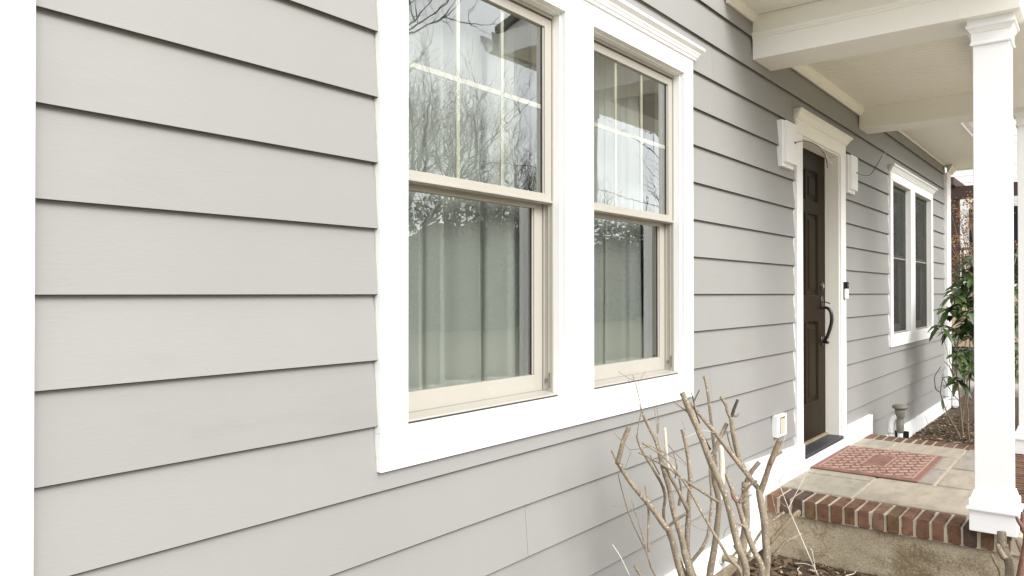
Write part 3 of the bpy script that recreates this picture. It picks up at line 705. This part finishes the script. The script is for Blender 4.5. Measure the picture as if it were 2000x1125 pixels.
# sheer curtains inside the windows
def curtain_obj(x0, x1, z0, z1, y, seed, label):
    # sheer cloth gathered in overlapping folds: where layers overlap it reads paler
    r = random.Random(seed); n = 220; vs = []; fs = []; m = 16
    folds = []; s = 0.0
    while s < x1-x0: p = r.uniform(.11, .25); folds.append((s, p, r.uniform(.03, .075), r.uniform(.018, .045), r.uniform(-.02, .02))); s += p
    for j in range(m+1):
        t = j/m
        for i in range(n+1):
            q = (x1-x0)*i/n; f = [g for g in folds if g[0] <= q+1e-9][-1]; a = (q-f[0])/f[1]
            amp = (1-.25*t)
            dx = -f[2]*math.sin(2*math.pi*a)*amp*math.sin(math.pi*a)
            yy = y-f[3]*math.sin(math.pi*a)**2*amp+.012*math.sin(q*31+seed)
            vs.append((x0+q+dx+f[4]*(1-t)*math.sin(math.pi*a), yy, z0+(z1-z0)*t+(.006*math.sin(a*6.28) if j == 0 else 0)))
    for j in range(m):
        for i in range(n): a = j*(n+1)+i; fs.append((a, a+1, a+n+2, a+n+1))
    hem = []
    ob = MB().add(vs, fs).build('sheer_curtain', 'curtain', None, 0, True)
    hv = [(v[0], v[1]-.0015, v[2]+dz) for dz in (0, .045) for v in vs[:n+1]]
    MB().add(hv, [(i, i+1, i+n+2, i+n+1) for i in range(n)]).build('hem', 'curtain', ob, 0, True)
    return tag(ob, label, 'curtain', 'sheer white curtains')
curtain_obj(1.50, 2.42, 1.245, 2.8, .22, 1, 'sheer white curtain hanging behind the nearest window sash')
curtain_obj(2.50, 3.33, 1.245, 2.8, .22, 2, 'sheer white curtain behind the sash just left of the bare siding and door')
curtain_obj(7.80, 8.52, 1.245, 2.8, .22, 3, 'sheer white curtain behind the near sash of the far window')
curtain_obj(8.84, 9.70, 1.245, 2.8, .22, 4, 'sheer white curtain behind the farthest sash by the corner board')

# ------------------------------------------------------------------ front shrub, branch by branch
def stem(parent, pts, w0, w1, mat, name='branch', sides=8, jit=.10, n=4, knots=True):
    P = crv(pts, n); m = len(P); rad = []
    for i in range(m):
        t = i/(m-1); r = (w0+(w1-w0)*t)/2
        if knots: r *= 1+.10*noise.noise(P[i]*22)
        rad.append(r)
    for i in range(1, m-1): P[i] = P[i]+Vector((noise.noise(P[i]*9), noise.noise(P[i]*9+Vector((5, 0, 0))), 0))*w0*.18
    b = MB().tube(P, rad, sides, jit)
    if knots and w0 > .012:
        for k in range(max(1, int((P[0]-P[-1]).length/.13))):
            i = random.randrange(1, m-1); d = Vector((random.uniform(-1, 1), random.uniform(-1, .4), random.uniform(.1, .8))).normalized()
            b.tube([P[i], P[i]+d*rad[i]*1.45], [rad[i]*.55, rad[i]*.3], 6)
    return b.build(name, mat, parent, 0, sides > 4)
shrub = thing('pruned_shrub', 'bare tan shrub with cut back branches in front of the siding below the window', 'shrub', (2.75, -.47, .08))
ROOT = Vector((2.75, -.47, .06))
def E(x, y): return 1160+x/2.648, 700+y/2.648
def sb(pl, w0, w1, d0, d1=None, mat='bark', root=False, name='branch'):
    d1 = d0 if d1 is None else d1; n = len(pl); P = []
    for i, (x, y) in enumerate(pl):
        d = d0+(d1-d0)*i/max(1, n-1); P.append(at_d(*E(x, y), d))
    if root:
        o_ = Vector((random.uniform(-.06, .06), random.uniform(-.05, .05), 0))
        P = [ROOT+o_+(P[0]-ROOT)*.05*Vector((1, 1, 0)), ROOT.lerp(P[0], .55)+Vector((0, 0, .04))]+P
    k = d0/FPX/2.648*(1.32 if w0 > 9 else 1.0)
    big = w0 > 9
    stem(shrub, P, w0*k*(1.15 if root else 1), w1*k, mat, name, 9 if big else 5, .08 if big else .05, 5 if big else 4, big)
sb([(450, 1125), (395, 900), (370, 872), (290, 770), (200, 650), (122, 538)], 27, 17, 2.72, 2.66, root=True)
sb([(122, 545), (150, 440), (182, 352)], 20, 18, 2.66, 2.64); sb([(124, 545), (108, 510), (92, 478)], 11, 8, 2.66)
sb([(372, 882), (420, 840), (477, 803)], 13, 10, 2.71, 2.66)
sb([(318, 1125), (270, 1000), (190, 830), (150, 700), (124, 588)], 9, 5, 2.66, 2.70, 'bark_mid', True)
sb([(276, 1010), (240, 880), (195, 732)], 7, 4, 2.67); sb([(228, 835), (205, 790), (165, 768), (95, 766)], 3.5, 2, 2.68, name='twig')
sb([(284, 1000), (282, 820), (274, 720), (265, 662)], 10, 7, 2.68, 2.75)
sb([(185, 1125), (140, 1030), (96, 962)], 5, 3, 2.6, name='twig', mat='bark_pale'); sb([(262, 1150), (230, 1100), (213, 1072)], 14, 12, 2.55)
sb([(500, 1125), (455, 935), (412, 795), (388, 665), (358, 560), (325, 440), (290, 360), (256, 288)], 27, 13, 2.74, 2.82, root=True)
sb([(492, 1040), (487, 790), (500, 640), (488, 500), (456, 367)], 22, 14, 2.80, 2.86, root=True)
sb([(487, 785), (440, 690), (398, 615), (362, 545), (330, 470)], 17, 10, 2.79, 2.80)
sb([(392, 600), (375, 480), (365, 358)], 13, 12, 2.84, mat='bark_pale')
sb([(372, 872), (366, 700), (312, 580), (246, 470), (222, 398)], 13, 8, 2.82, 2.78, 'bark', True)
sb([(224, 400), (240, 300), (250, 270)], 7, 6, 2.78)
sb([(250, 285), (215, 130), (178, 102), (124, 68)], 5, 2, 2.79, name='twig'); sb([(252, 282), (222, 160), (200, 84)], 5, 3, 2.80, name='twig', mat='bark_mid'); sb([(215, 145), (240, 110), (267, 66)], 3.5, 2, 2.8, name='twig')
sb([(245, 270), (210, 180), (178, 112)], 4, 3, 2.77, name='twig', mat='bark_mid')
sb([(350, 520), (333, 430), (322, 330), (298, 137)], 6, 3, 2.74, name='twig'); sb([(332, 400), (328, 270), (318, 200), (303, 134)], 5, 3, 2.75, name='twig'); sb([(330, 420), (336, 340), (338, 285)], 4, 3, 2.74, name='twig')
sb([(762, 1125), (690, 1020), (560, 800), (480, 660), (372, 520), (250, 438)], 14, 7, 2.58, 2.66, 'bark', True)
sb([(642, 742), (500, 650), (392, 572), (280, 510), (234, 488)], 12, 6, 2.86, 2.70)
sb([(600, 1125), (632, 920), (640, 745), (618, 610), (606, 520)], 28, 16, 2.95, 3.0, root=True)
sb([(648, 735), (662, 600), (655, 450)], 26, 20, 3.02, 3.06, 'bark_pale')
sb([(790, 1125), (742, 950), (690, 742), (622, 572), (560, 420), (500, 280), (456, 178)], 27, 24, 2.66, 2.72, root=True)
sb([(868, 690), (760, 562), (640, 400), (570, 318), (498, 228)], 22, 13, 2.84, 2.86)
sb([(632, 560), (614, 400), (592, 200), (570, 92)], 13, 10, 2.95, 2.98)
sb([(612, 505), (650, 420), (688, 336)], 19, 16, 2.92); sb([(640, 600), (620, 540), (612, 500)], 15, 17, 2.92)
sb([(775, 575), (745, 510), (722, 400), (708, 305)], 20, 19, 2.88, 2.9); sb([(708, 310), (690, 270), (686, 245), (656, 198)], 14, 12, 2.9); sb([(712, 305), (722, 270), (744, 212)], 14, 11, 2.9, mat='bark_dark')
sb([(728, 300), (745, 292), (750, 285)], 10, 7, 2.9); sb([(722, 490), (700, 430), (688, 375)], 9, 8, 2.95)
sb([(888, 1125), (884, 900), (866, 740), (856, 680)], 30, 27, 2.80, 2.82, root=True)
sb([(862, 700), (880, 640), (905, 560), (932, 500), (962, 420)], 24, 21, 2.82, 2.80, 'bark_mid'); sb([(914, 545), (930, 510), (972, 482)], 14, 12, 2.8, mat='bark_mid')
sb([(785, 900), (786, 760), (783, 640)], 30, 27, 3.0, root=True); sb([(790, 640), (812, 590), (856, 536)], 20, 17, 3.0, mat='bark_mid')
sb([(872, 1125), (822, 980), (782, 872), (748, 762), (720, 690), (684, 598)], 26, 15, 2.70, 2.74, root=True)
sb([(790, 885), (765, 862), (730, 856)], 11, 9, 2.7); sb([(752, 748), (775, 700), (808, 655), (845, 632)], 12, 9, 2.72, mat='bark_mid'); sb([(758, 748), (785, 722), (818, 704)], 9, 7, 2.72); sb([(742, 745), (718, 715), (712, 690)], 14, 9, 2.72, mat='bark_red')
sb([(905, 955), (975, 880), (1030, 815), (1062, 788)], 20, 15, 2.82, 2.86, 'bark_mid'); sb([(1030, 815), (1052, 812), (1066, 798)], 11, 8, 2.86)
sb([(928, 1025), (985, 955), (1030, 930), (1075, 908)], 15, 11, 2.84)
sb([(795, 1030), (850, 920), (905, 855), (985, 795)], 11, 9, 2.98); sb([(945, 815), (930, 750), (918, 700)], 7, 6, 2.99)
sb([(1160, 1125), (1112, 1020), (1010, 782), (955, 640)], 7, 4, 2.7, name='twig', mat='bark_pale', root=False); sb([(1004, 780), (1050, 690), (1112, 572)], 5, 3, 2.7, name='twig', mat='bark_pale'); sb([(1002, 772), (960, 740), (920, 690)], 4, 2.5, 2.7, name='twig')
sb([(955, 640), (915, 600), (905, 590)], 3, 2, 2.7, name='twig'); sb([(957, 640), (980, 600), (996, 558)], 3, 2, 2.7, name='twig'); sb([(960, 645), (966, 560), (975, 470), (990, 398)], 3, 2, 2.72, name='twig', mat='bark_pale')
sb([(1145, 1090), (1130, 1000), (1118, 985)], 4, 3, 2.7, name='twig', mat='bark_pale')
sb([(480, 1125), (560, 980), (592, 895), (608, 740), (600, 560)], 15, 9, 2.88, 2.92, root=True)
sb([(585, 890), (545, 880), (510, 862)], 3.5, 2, 2.88, name='twig'); sb([(668, 930), (680, 890), (705, 862)], 3, 2, 2.9, name='twig')
sb([(102, 382), (185, 474), (182, 510), (158, 572)], 3.5, 2.5, 2.66, name='twig'); sb([(185, 472), (235, 468), (300, 452)], 4, 3, 2.66, name='twig')
sb([(252, 438), (330, 470), (420, 520), (492, 562)], 8, 3, 2.7, name='twig'); sb([(382, 446), (430, 500), (492, 560)], 3, 2, 2.74, name='twig', mat='bark_dark'); sb([(475, 410), (560, 374), (622, 384)], 3, 2, 2.84, name='twig', mat='bark_pale')
sb([(548, 335), (524, 270), (516, 220), (505, 178)], 8, 6, 2.80, mat='bark_dark'); sb([(518, 222), (532, 192), (546, 164)], 7, 5, 2.80, mat='bark_dark'); sb([(414, 224), (450, 252), (495, 286)], 7, 9, 2.72)
sb([(600, 470), (580, 430), (575, 410)], 12, 6, 2.9, mat='bark_dark')
sb([(420, 620), (430, 560), (408, 480)], 9, 6, 2.86); sb([(340, 600), (310, 540), (290, 500)], 9, 7, 2.84); sb([(440, 760), (450, 680), (440, 620)], 11, 8, 2.9)
for k in range(5):   # a scatter of fine side shoots
    x = random.uniform(200, 720); y = random.uniform(330, 900); d = random.uniform(2.7, 2.86); a = random.uniform(-2.6, -.5)
    l = random.uniform(30, 90); sb([(x, y), (x+math.cos(a)*l*.5+random.uniform(-8, 8), y+math.sin(a)*l*.5), (x+math.cos(a)*l, y+math.sin(a)*l)], 3, 1.8, d, name='twig', mat=random.choice(['bark', 'bark_mid', 'bark_pale']))
# stub of a second shrub by the column
s2 = thing('pruned_stub', 'short weathered stub with reddish shoots before the brick edge under the column', 'shrub', (3.9, -1.25, .08))
def pb(tn, pl, w0, w1, d, mat, px=1.0, name='branch', root=None):
    P = [at_d(u, v, d+.01*i) for i, (u, v) in enumerate(pl)]
    if root is not None: P = [root]+P
    stem(tn, P, w0*d/FPX, w1*d/FPX, mat, name, 8 if w0 > 6 else 5, .12, 4, w0 > 6)
R2 = Vector((3.93, -1.25, .07))
pb(s2, [(1976, 1125), (1966, 1085), (1958, 1062), (1956, 1038)], 20, 15, 3.35, 'bark', root=R2)
pb(s2, [(1962, 1090), (1952, 1072), (1949, 1064)], 12, 8, 3.33, 'bark'); pb(s2, [(1956, 1130), (1945, 1100), (1936, 1082)], 7, 5, 3.32, 'bark_mid', root=R2)
pb(s2, [(2003, 1100), (1994, 1075), (1986, 1054)], 9, 7, 3.3, 'bark_mid', root=R2); pb(s2, [(2004, 1060), (1998, 1035), (1999, 1000)], 12, 9, 3.3, 'bark_red', root=R2); pb(s2, [(1998, 1030), (1990, 1018), (1986, 1010)], 9, 6, 3.3, 'bark_red')
# thin pale twigs lying on the soil
tw_ = MB()
for k in range(16):
    p = Vector((random.uniform(3.5, 4.3), random.uniform(-1.2, -.2), .10)); a = random.uniform(0, 6.28); l = random.uniform(.08, .25)
    q = crv([p, p+Vector((math.cos(a), math.sin(a), .06))*l*.5, p+Vector((math.cos(a+.3), math.sin(a+.3), .02))*l], 3); tw_.tube(q, [.0026-.0002*i for i in range(len(q))], 5, .1)
t_ = kind(tw_.build('fallen_twigs', 'bark_pale'), 'stuff'); t_['label'] = 'thin pale broken twigs lying on the near mulch'

# ------------------------------------------------------------------ leaves
def leaf(b, base, d, nrm, l, w, droop=.35):
    d = d.normalized(); s = d.cross(nrm).normalized(); n = s.cross(d).normalized(); vs = []; fs = []
    prof = [(0, .10), (.16, .58), (.40, .96), (.66, 1.0), (.88, .58), (1, .04)]
    for t, k in prof:
        c = base+d*l*t-Vector((0, 0, 1))*l*droop*t*t
        e = n*w*.22*k
        vs += [c-s*w*k*.5+e, c, c+s*w*k*.5+e]
    for i in range(len(prof)-1):
        for q in (0, 1): fs.append((i*3+q, i*3+q+1, i*3+q+4, i*3+q+3))
    b.add(vs, fs)
def whorl(b, c, axis, n, l, w, droop=.4):
    axis = axis.normalized(); a = axis.orthogonal().normalized(); e = axis.cross(a); ph = random.uniform(0, 6.28)
    for k in range(n):
        t = ph+2*math.pi*k/n+random.uniform(-.25, .25)
        d = (a*math.cos(t)+e*math.sin(t))*1.0+axis*random.uniform(.05, .6)
        leaf(b, c+d*.01, d, axis, l*random.uniform(.75, 1.15), w*random.uniform(.8, 1.15), droop*random.uniform(.5, 1.5))
rh = thing('rhododendron', 'leggy evergreen rhododendron with drooping glossy leaves behind the near column', 'shrub', (8.6, -.42, .155))
def Q(x, y): return 1780+x/6.25, 700+y/6.25
RB = [([(600, 985), (540, 850), (480, 750), (410, 600), (370, 480), (352, 412)], 20, 12, 8.6, 'bark_mid'), ([(352, 415), (300, 372), (284, 290), (290, 210), (358, 102)], 11, 8, 8.55, 'bark_dark'),
      ([(355, 410), (364, 330), (384, 240), (384, 192)], 12, 6, 8.6, 'bark_mid'), ([(716, 1045), (692, 850), (686, 585), (622, 552), (520, 450), (412, 280), (368, 228)], 17, 8, 8.45, 'bark_mid'),
      ([(682, 575), (696, 400), (672, 270), (645, 140)], 11, 7, 8.45, 'bark'), ([(632, 960), (612, 750), (598, 600), (572, 330), (545, 120), (560, -100), (600, -400)], 26, 12, 8.75, 'bark_mid'),
      ([(520, 210), (470, 112), (404, 38)], 12, 8, 8.7, 'bark_dark'), ([(620, 800), (640, 600), (680, 300), (720, 0), (700, -350), (640, -700)], 18, 9, 9.0, 'bark_mid'),
      ([(560, 180), (480, 60), (350, -420), (330, -560)], 9, 5, 8.7, 'bark'), ([(700, 600), (800, 300), (1000, 0), (1260, -300), (1290, -700)], 14, 7, 8.8, 'bark_mid'),
      ([(640, 900), (900, 500), (1200, 200), (1290, 60)], 12, 6, 8.7, 'bark_mid'), ([(560, 300), (480, 150), (460, 20), (470, -130)], 8, 5, 8.6, 'bark'), ([(560, -380), (400, -330), (260, -300), (200, -330)], 6, 4, 8.5, 'bark')]
for pl, w0, w1, x, mt in RB:
    P = [at_x(*Q(a, b), x+.03*i) for i, (a, b) in enumerate(pl)]
    k = (x*.784+1.2*.62)/FPX/6.25
    stem(rh, P, w0*k, w1*k, mt, 'branch', 7, .1, 4)
def G(x, y): return 1800+x/5.625, 540+y/5.625
centers = [((208, 568), 8.4), ((300, 385), 8.5), ((375, 225), 8.6), ((420, 330), 8.45), ((520, 405), 8.4), ((490, 110), 8.7), ((560, 30), 8.6), ((545, 260), 8.8), ((440, 610), 8.7), ((390, 880), 8.6),
           ((520, 960), 8.6), ((480, 830), 8.8), ((560, 520), 8.7), ((620, 150), 8.8), ((640, 380), 8.6), ((600, 700), 8.8), ((350, 440), 8.6), ((470, 480), 8.6), ((1010, 40), 8.6), ((1030, 170), 8.5), ((1015, 330), 8.8),
           ((1040, 480), 8.8), ((1010, 620), 8.9), ((1030, 760), 8.9), ((1040, 1000), 8.7), ((700, 60), 8.7), ((760, 300), 8.7), ((840, 150), 8.7), ((900, 420), 8.8), ((780, 560), 8.8), ((900, 700), 8.8), ((540, 1060), 8.5), ((350, 1130), 8.45), ((400, 1180), 8.5)]
for q in ((560, -120), (500, -60), (470, 40), (580, -200), (1030, -130), (1010, -220), (1040, -40)): centers.append((q, 8.7))
for _ in range(20): centers.append(((random.uniform(330, 1080), random.uniform(20, 640)), random.uniform(8.6, 9.3)))
lb = MB()
for (p, x) in centers:
    c = at_x(*G(*p), x); whorl(lb, c, Vector((random.uniform(-.5, .3), random.uniform(-.4, .4), 1)), random.randint(6, 9), .145, .052, .7)
for p in ((435, 515), (375, 490), (455, 270), (480, 250)):
    c = at_x(*Q(*p), 8.55)
    for _ in range(2): leaf(lb, c, Vector((random.uniform(-.6, .3), random.uniform(-.5, .5), random.uniform(-.6, .4))), Vector((0, 0, 1)), .10, .03)
kind(lb.build('leaves', 'rhodo', rh, 0, True), 'stuff')
# small green weeds and blades round its foot
gb = MB()
for _ in range(200):
    x = random.uniform(7.4, 12.2); y = random.uniform(-1.4, .0)
    if x < 10 and random.random() < .75: continue
    c = Vector((x, y, .16)); d = Vector((random.uniform(-.5, .5), random.uniform(-.5, .5), 1)); leaf(gb, c, d, Vector((random.uniform(-1, 1), 1, 0)), random.uniform(.05, .16), .012, .1)
gg = kind(gb.build('weeds', 'grassblade'), 'stuff'); gg['label'] = 'thin yellow green weeds growing in the far mulch bed'
# dry hydrangea farther back
hy = thing('hydrangea', 'tall bare shrub with dry brown flower heads beyond the house corner', 'shrub', (12.6, -.25, .1))
hb = Vector((12.7, -.35, .1)); dh = MB(); tips = []
for k in range(46):
    u = random.uniform(1848, 1992) if k > 14 else random.uniform(1850, 1900); v = random.uniform(385, 560)
    x = random.uniform(12.0, 13.4); tip = at_x(u, v, x)
    mid = hb.lerp(tip, .5)+Vector((0, 0, .25))+Vector((random.uniform(-.1, .1), random.uniform(-.2, .1), 0))
    stem(hy, [hb+Vector((random.uniform(-.1, .1), random.uniform(-.15, .15), 0)), mid, tip], .018, .006, random.choice(['bark_mid', 'bark', 'bark_red']), 'stem', 5, .05, 4, False)
    tips.append(tip)
for i, tip in enumerate(tips):
    if i % 3 == 2 and i > 14: continue
    for _ in range(28):
        d = Vector((random.gauss(0, 1), random.gauss(0, 1), random.gauss(0, 1))).normalized()*random.uniform(.02, .11); d.z *= 1.3
        leaf(dh, tip+d, Vector((random.uniform(-1, 1), random.uniform(-1, 1), random.uniform(-1, 1))), Vector((random.uniform(-1, 1), .3, 1)), .03, .024, .1)
kind(dh.build('dry_flower_heads', 'dryflower', hy), 'stuff')

# ------------------------------------------------------------------ house next door
nb = thing('neighbour_house', 'white neighbouring house with a maroon porch beam, posts and railing', 'house', (26, 0, 0))
MB().box(27.5, 34, -9, 8, 0, 9.5).build('wall', 'neighwhite', nb)
for k in range(34): MB().box(27.47, 27.499, -9, 8, 2.0+k*.22, 2.0+k*.22+.205).build('siding_board', 'neighwhite', nb)
MB().prism([(-9.3, 9.4), (8.3, 9.4), (-.5, 13)], 'x', 27.2, 34.2).build('roof', 'shingle', nb)
MB().box(25.4, 27.46, -8, 6.5, .05, 1.75).build('porch_base', 'tanbase', nb)
MB().box(25.3, 27.46, -8.1, 6.6, 1.752, 1.86).build('porch_floor', 'neighwhite', nb)
MB().box(25.32, 25.52, -8.2, 2.6, 4.35, 4.72).build('porch_beam', 'maroon', nb)
for yy in (1.98, -1.2, -4, -7): MB().box(25.36, 25.56, yy-.13, yy+.13, 1.862, 4.349).build('porch_post', 'maroon', nb)
for yy in (2.0, .72, -.9, -2.4): MB().box(24.9, 27.4, yy-.08, yy+.08, 4.722, 4.95).build('rafter', 'maroon', nb)
MB().box(25.42, 25.50, -7.9, 2.55, 2.86, 2.94).build('handrail', 'maroon', nb); MB().box(25.42, 25.50, -7.9, 2.55, 1.95, 2.02).build('handrail', 'maroon', nb)
yy = 2.5
while yy > -7.8: MB().box(25.435, 25.485, yy-.03, yy+.03, 2.021, 2.859).build('baluster', 'maroon', nb); yy -= .24
MB().box(27.42, 27.468, .2, 1.86, 1.9, 4.25).build('door', 'darkglass', nb); MB().box(27.42, 27.468, -6, -3, 2.4, 4.2).build('window', 'darkglass', nb)
fn = thing('evergreen_bush', 'dark twiggy evergreen bush growing beyond the bed behind the rhododendron', 'bush', (14, -.3, 0))
bl = MB()
for k in range(34):
    b0 = Vector((random.uniform(13.6, 14.4), random.uniform(-1.2, .6), -.02)); t0 = b0+Vector((random.uniform(-.5, .5), random.uniform(-.5, .5), random.uniform(.6, 1.45)))
    stem(fn, [b0, b0.lerp(t0, .5)+Vector((0, random.uniform(-.1, .1), .05)), t0], .022, .008, random.choice(['bark_mid', 'bark_dark', 'bark']), 'stem', 5, .05, 3, False)
for k in range(330):
    x = random.uniform(13.3, 14.7); y = random.uniform(-1.5, .9); z = random.uniform(.25, 1.5)
    if noise.noise(Vector((x*2.2, y*2.2, z*2.2))) < -.22: continue
    whorl(bl, Vector((x, y, z)), Vector((random.uniform(-.6, .6), random.uniform(-.6, .6), 1)), 6, .13, .045, .6)
kind(bl.build('leaves', 'rhodo', fn, 0, True), 'stuff')
kind(MB().box(12.6, 15.9, -6, 6, -.05, .02).build('path', 'stone2'), 'structure')

# ------------------------------------------------------------------ trees across the yard (seen in the window panes)
def tree_mesh(seed, h, spread):
    r = random.Random(seed); tr = MB(); tw = MB()
    def rv(k): return Vector((r.uniform(-k, k), r.uniform(-k, k), r.uniform(-k*.6, k)))
    def grow(p, d, l, rad, lev):
        n = 4 if lev < 4 else 3; pts = [p]; q = p; dd = d.copy()
        for i in range(n):
            dd = (dd+rv(.16)+Vector((0, 0, .03))).normalized(); q = q+dd*l/n; pts.append(q)
        rr = [rad*(1-.45*i/n) for i in range(n+1)]
        (tr if lev < 2 else tw).tube(pts, rr, 7 if lev < 2 else (4 if lev < 4 else 3))
        if lev >= (6 if seed == 3 else 5): return
        kids = {0: 4, 1: 4, 2: 4, 3: 3, 4: 3, 5: 3}[lev]
        for k in range(kids):
            t = r.uniform(.35, 1.0) if k else 1.0
            b = pts[min(n, max(1, int(round(t*n))))]
            nd = (dd*(.9 if k == 0 else .55)+rv(spread)+Vector((0, 0, .08))).normalized()
            grow(b, nd, l*r.uniform(.58, .82), max(rad*.52*r.uniform(.8, 1.1), .004), lev+1)
    grow(Vector((0, 0, -.1)), Vector((0, 0, 1)), h*.30, h*.015, 0)
    return tr, tw
TREES = []
for sd_, h, sp in ((3, 11, .7), (11, 12, .75), (29, 11, .7)):
    a, b = tree_mesh(sd_, h, sp); TREES.append((a, b))
tmesh = {}
spots = [(0, 9.3, -9.4, .3, 1.12, 'nearest bare tree with low twiggy limbs at the edge of the lawn'), (0, 15.2, -15.0, 1.9, 1.25, 'tall twiggy bare tree in the middle of the lawn'), (2, 18.5, -6.9, 2.2, .9, 'bare tree with thick limbs in line with the porch'),
         (0, 19.5, -22.6, .9, 1.35, 'tall bare tree rising behind the hedge nearest the house'), (0, 26.5, -22.4, 2.6, 1.3, 'twiggy bare tree behind the middle of the hedge'), (0, 23, -23.6, 5.2, 1.45, 'tallest bare tree behind the hedge'),
         (1, 24, -27, 1.2, 1.0, 'wide bare tree behind the hedge'), (1, 31, -23, 3.0, 1.2, 'bare tree by the pavement behind the hedge'), (0, 38, -25, 4.0, 1.1, 'farthest bare tree near the road past the porch')]
for (k, x, y, rz, s, lab) in spots:
    t = thing('bare_tree', lab, 'tree', (x, y, 0), 'bare trees across the lawn')
    t.rotation_euler = (0, 0, rz); t.scale = (s,)*3
    if k not in tmesh:
        t1 = TREES[k][0].build('trunk', 'bark_tree', None, 0, True); c1 = TREES[k][1].build('crown', 'bark_tree', None, 0, True); tmesh[k] = (t1.data, c1.data)
    else:
        t1 = bpy.data.objects.new('trunk', tmesh[k][0]); c1 = bpy.data.objects.new('crown', tmesh[k][1]); COL.objects.link(t1); COL.objects.link(c1)
    t1.parent = t; c1.parent = t
tl = MB(); rr_ = random.Random(5)
for k in range(48000):
    x = rr_.uniform(6, 62); y = -20.4+rr_.uniform(-1.4, 1.2)+2.0*noise.noise(Vector((x*.22, 9, 0)))
    hmax = 5.7+1.2*noise.noise(Vector((x*.16, 2, 0)))+.9*noise.noise(Vector((x*.7, 7, 0)))
    z = max(1.0, hmax)*(1-.97*rr_.random()**1.25); z += rr_.random()**6*.45; c = Vector((x, y, z)); a = Vector((rr_.uniform(-1, 1), rr_.uniform(-1, 1), rr_.uniform(-1, 1))).normalized(); b = a.orthogonal()
    s = rr_.uniform(.03, .13); e = a.cross(b)*s; b = b.normalized()*s; tl.add([c-b, c+e*.6, c+b, c-e*.6], [(0, 1, 2, 3)])
hv = []; hn = 150
for i in range(hn+1):
    x = 4+60*i/hn; yb = -20.9+2.0*noise.noise(Vector((x*.22, 9, 0)))
    hm = (5.7+1.2*noise.noise(Vector((x*.16, 2, 0)))+.9*noise.noise(Vector((x*.7, 7, 0))))*.80+.25*noise.noise(Vector((x*2.5, 3, 0)))
    hv += [(x, yb, -.1), (x, yb+.2, hm*.5), (x, yb-.1, hm), (x, yb-.7, hm*.9), (x, yb-.9, -.1)]
tl.add(hv, [(i*5+k, i*5+5+k, i*5+6+k, i*5+1+k) for i in range(hn) for k in range(4)])
tl2 = kind(tl.build('hedgerow', 'conifer'), 'stuff'); tl2['label'] = 'dark uneven hedge and brush along the far side of the lawn'
pw = thing('power_line', 'three sagging power cables running past the yard', 'cable', (20, -20.5, 6))
for k, zz in enumerate((5.0, 5.6, 6.9)):
    P = [Vector((-20+100*i/40, -20.8, zz+2.2*((i/20-1)**2)*0+1.0*(((i % 20)/10-1)**2))) for i in range(41)]
    MB().tube(P, [.022]*41, 5).build('cable', 'black', pw)
for xx in (-20, 46, 80): MB().lathe((xx, -21, 0), [(.15, 0), (.11, 8.5)], 10).build('pole', 'bark_tree', pw)
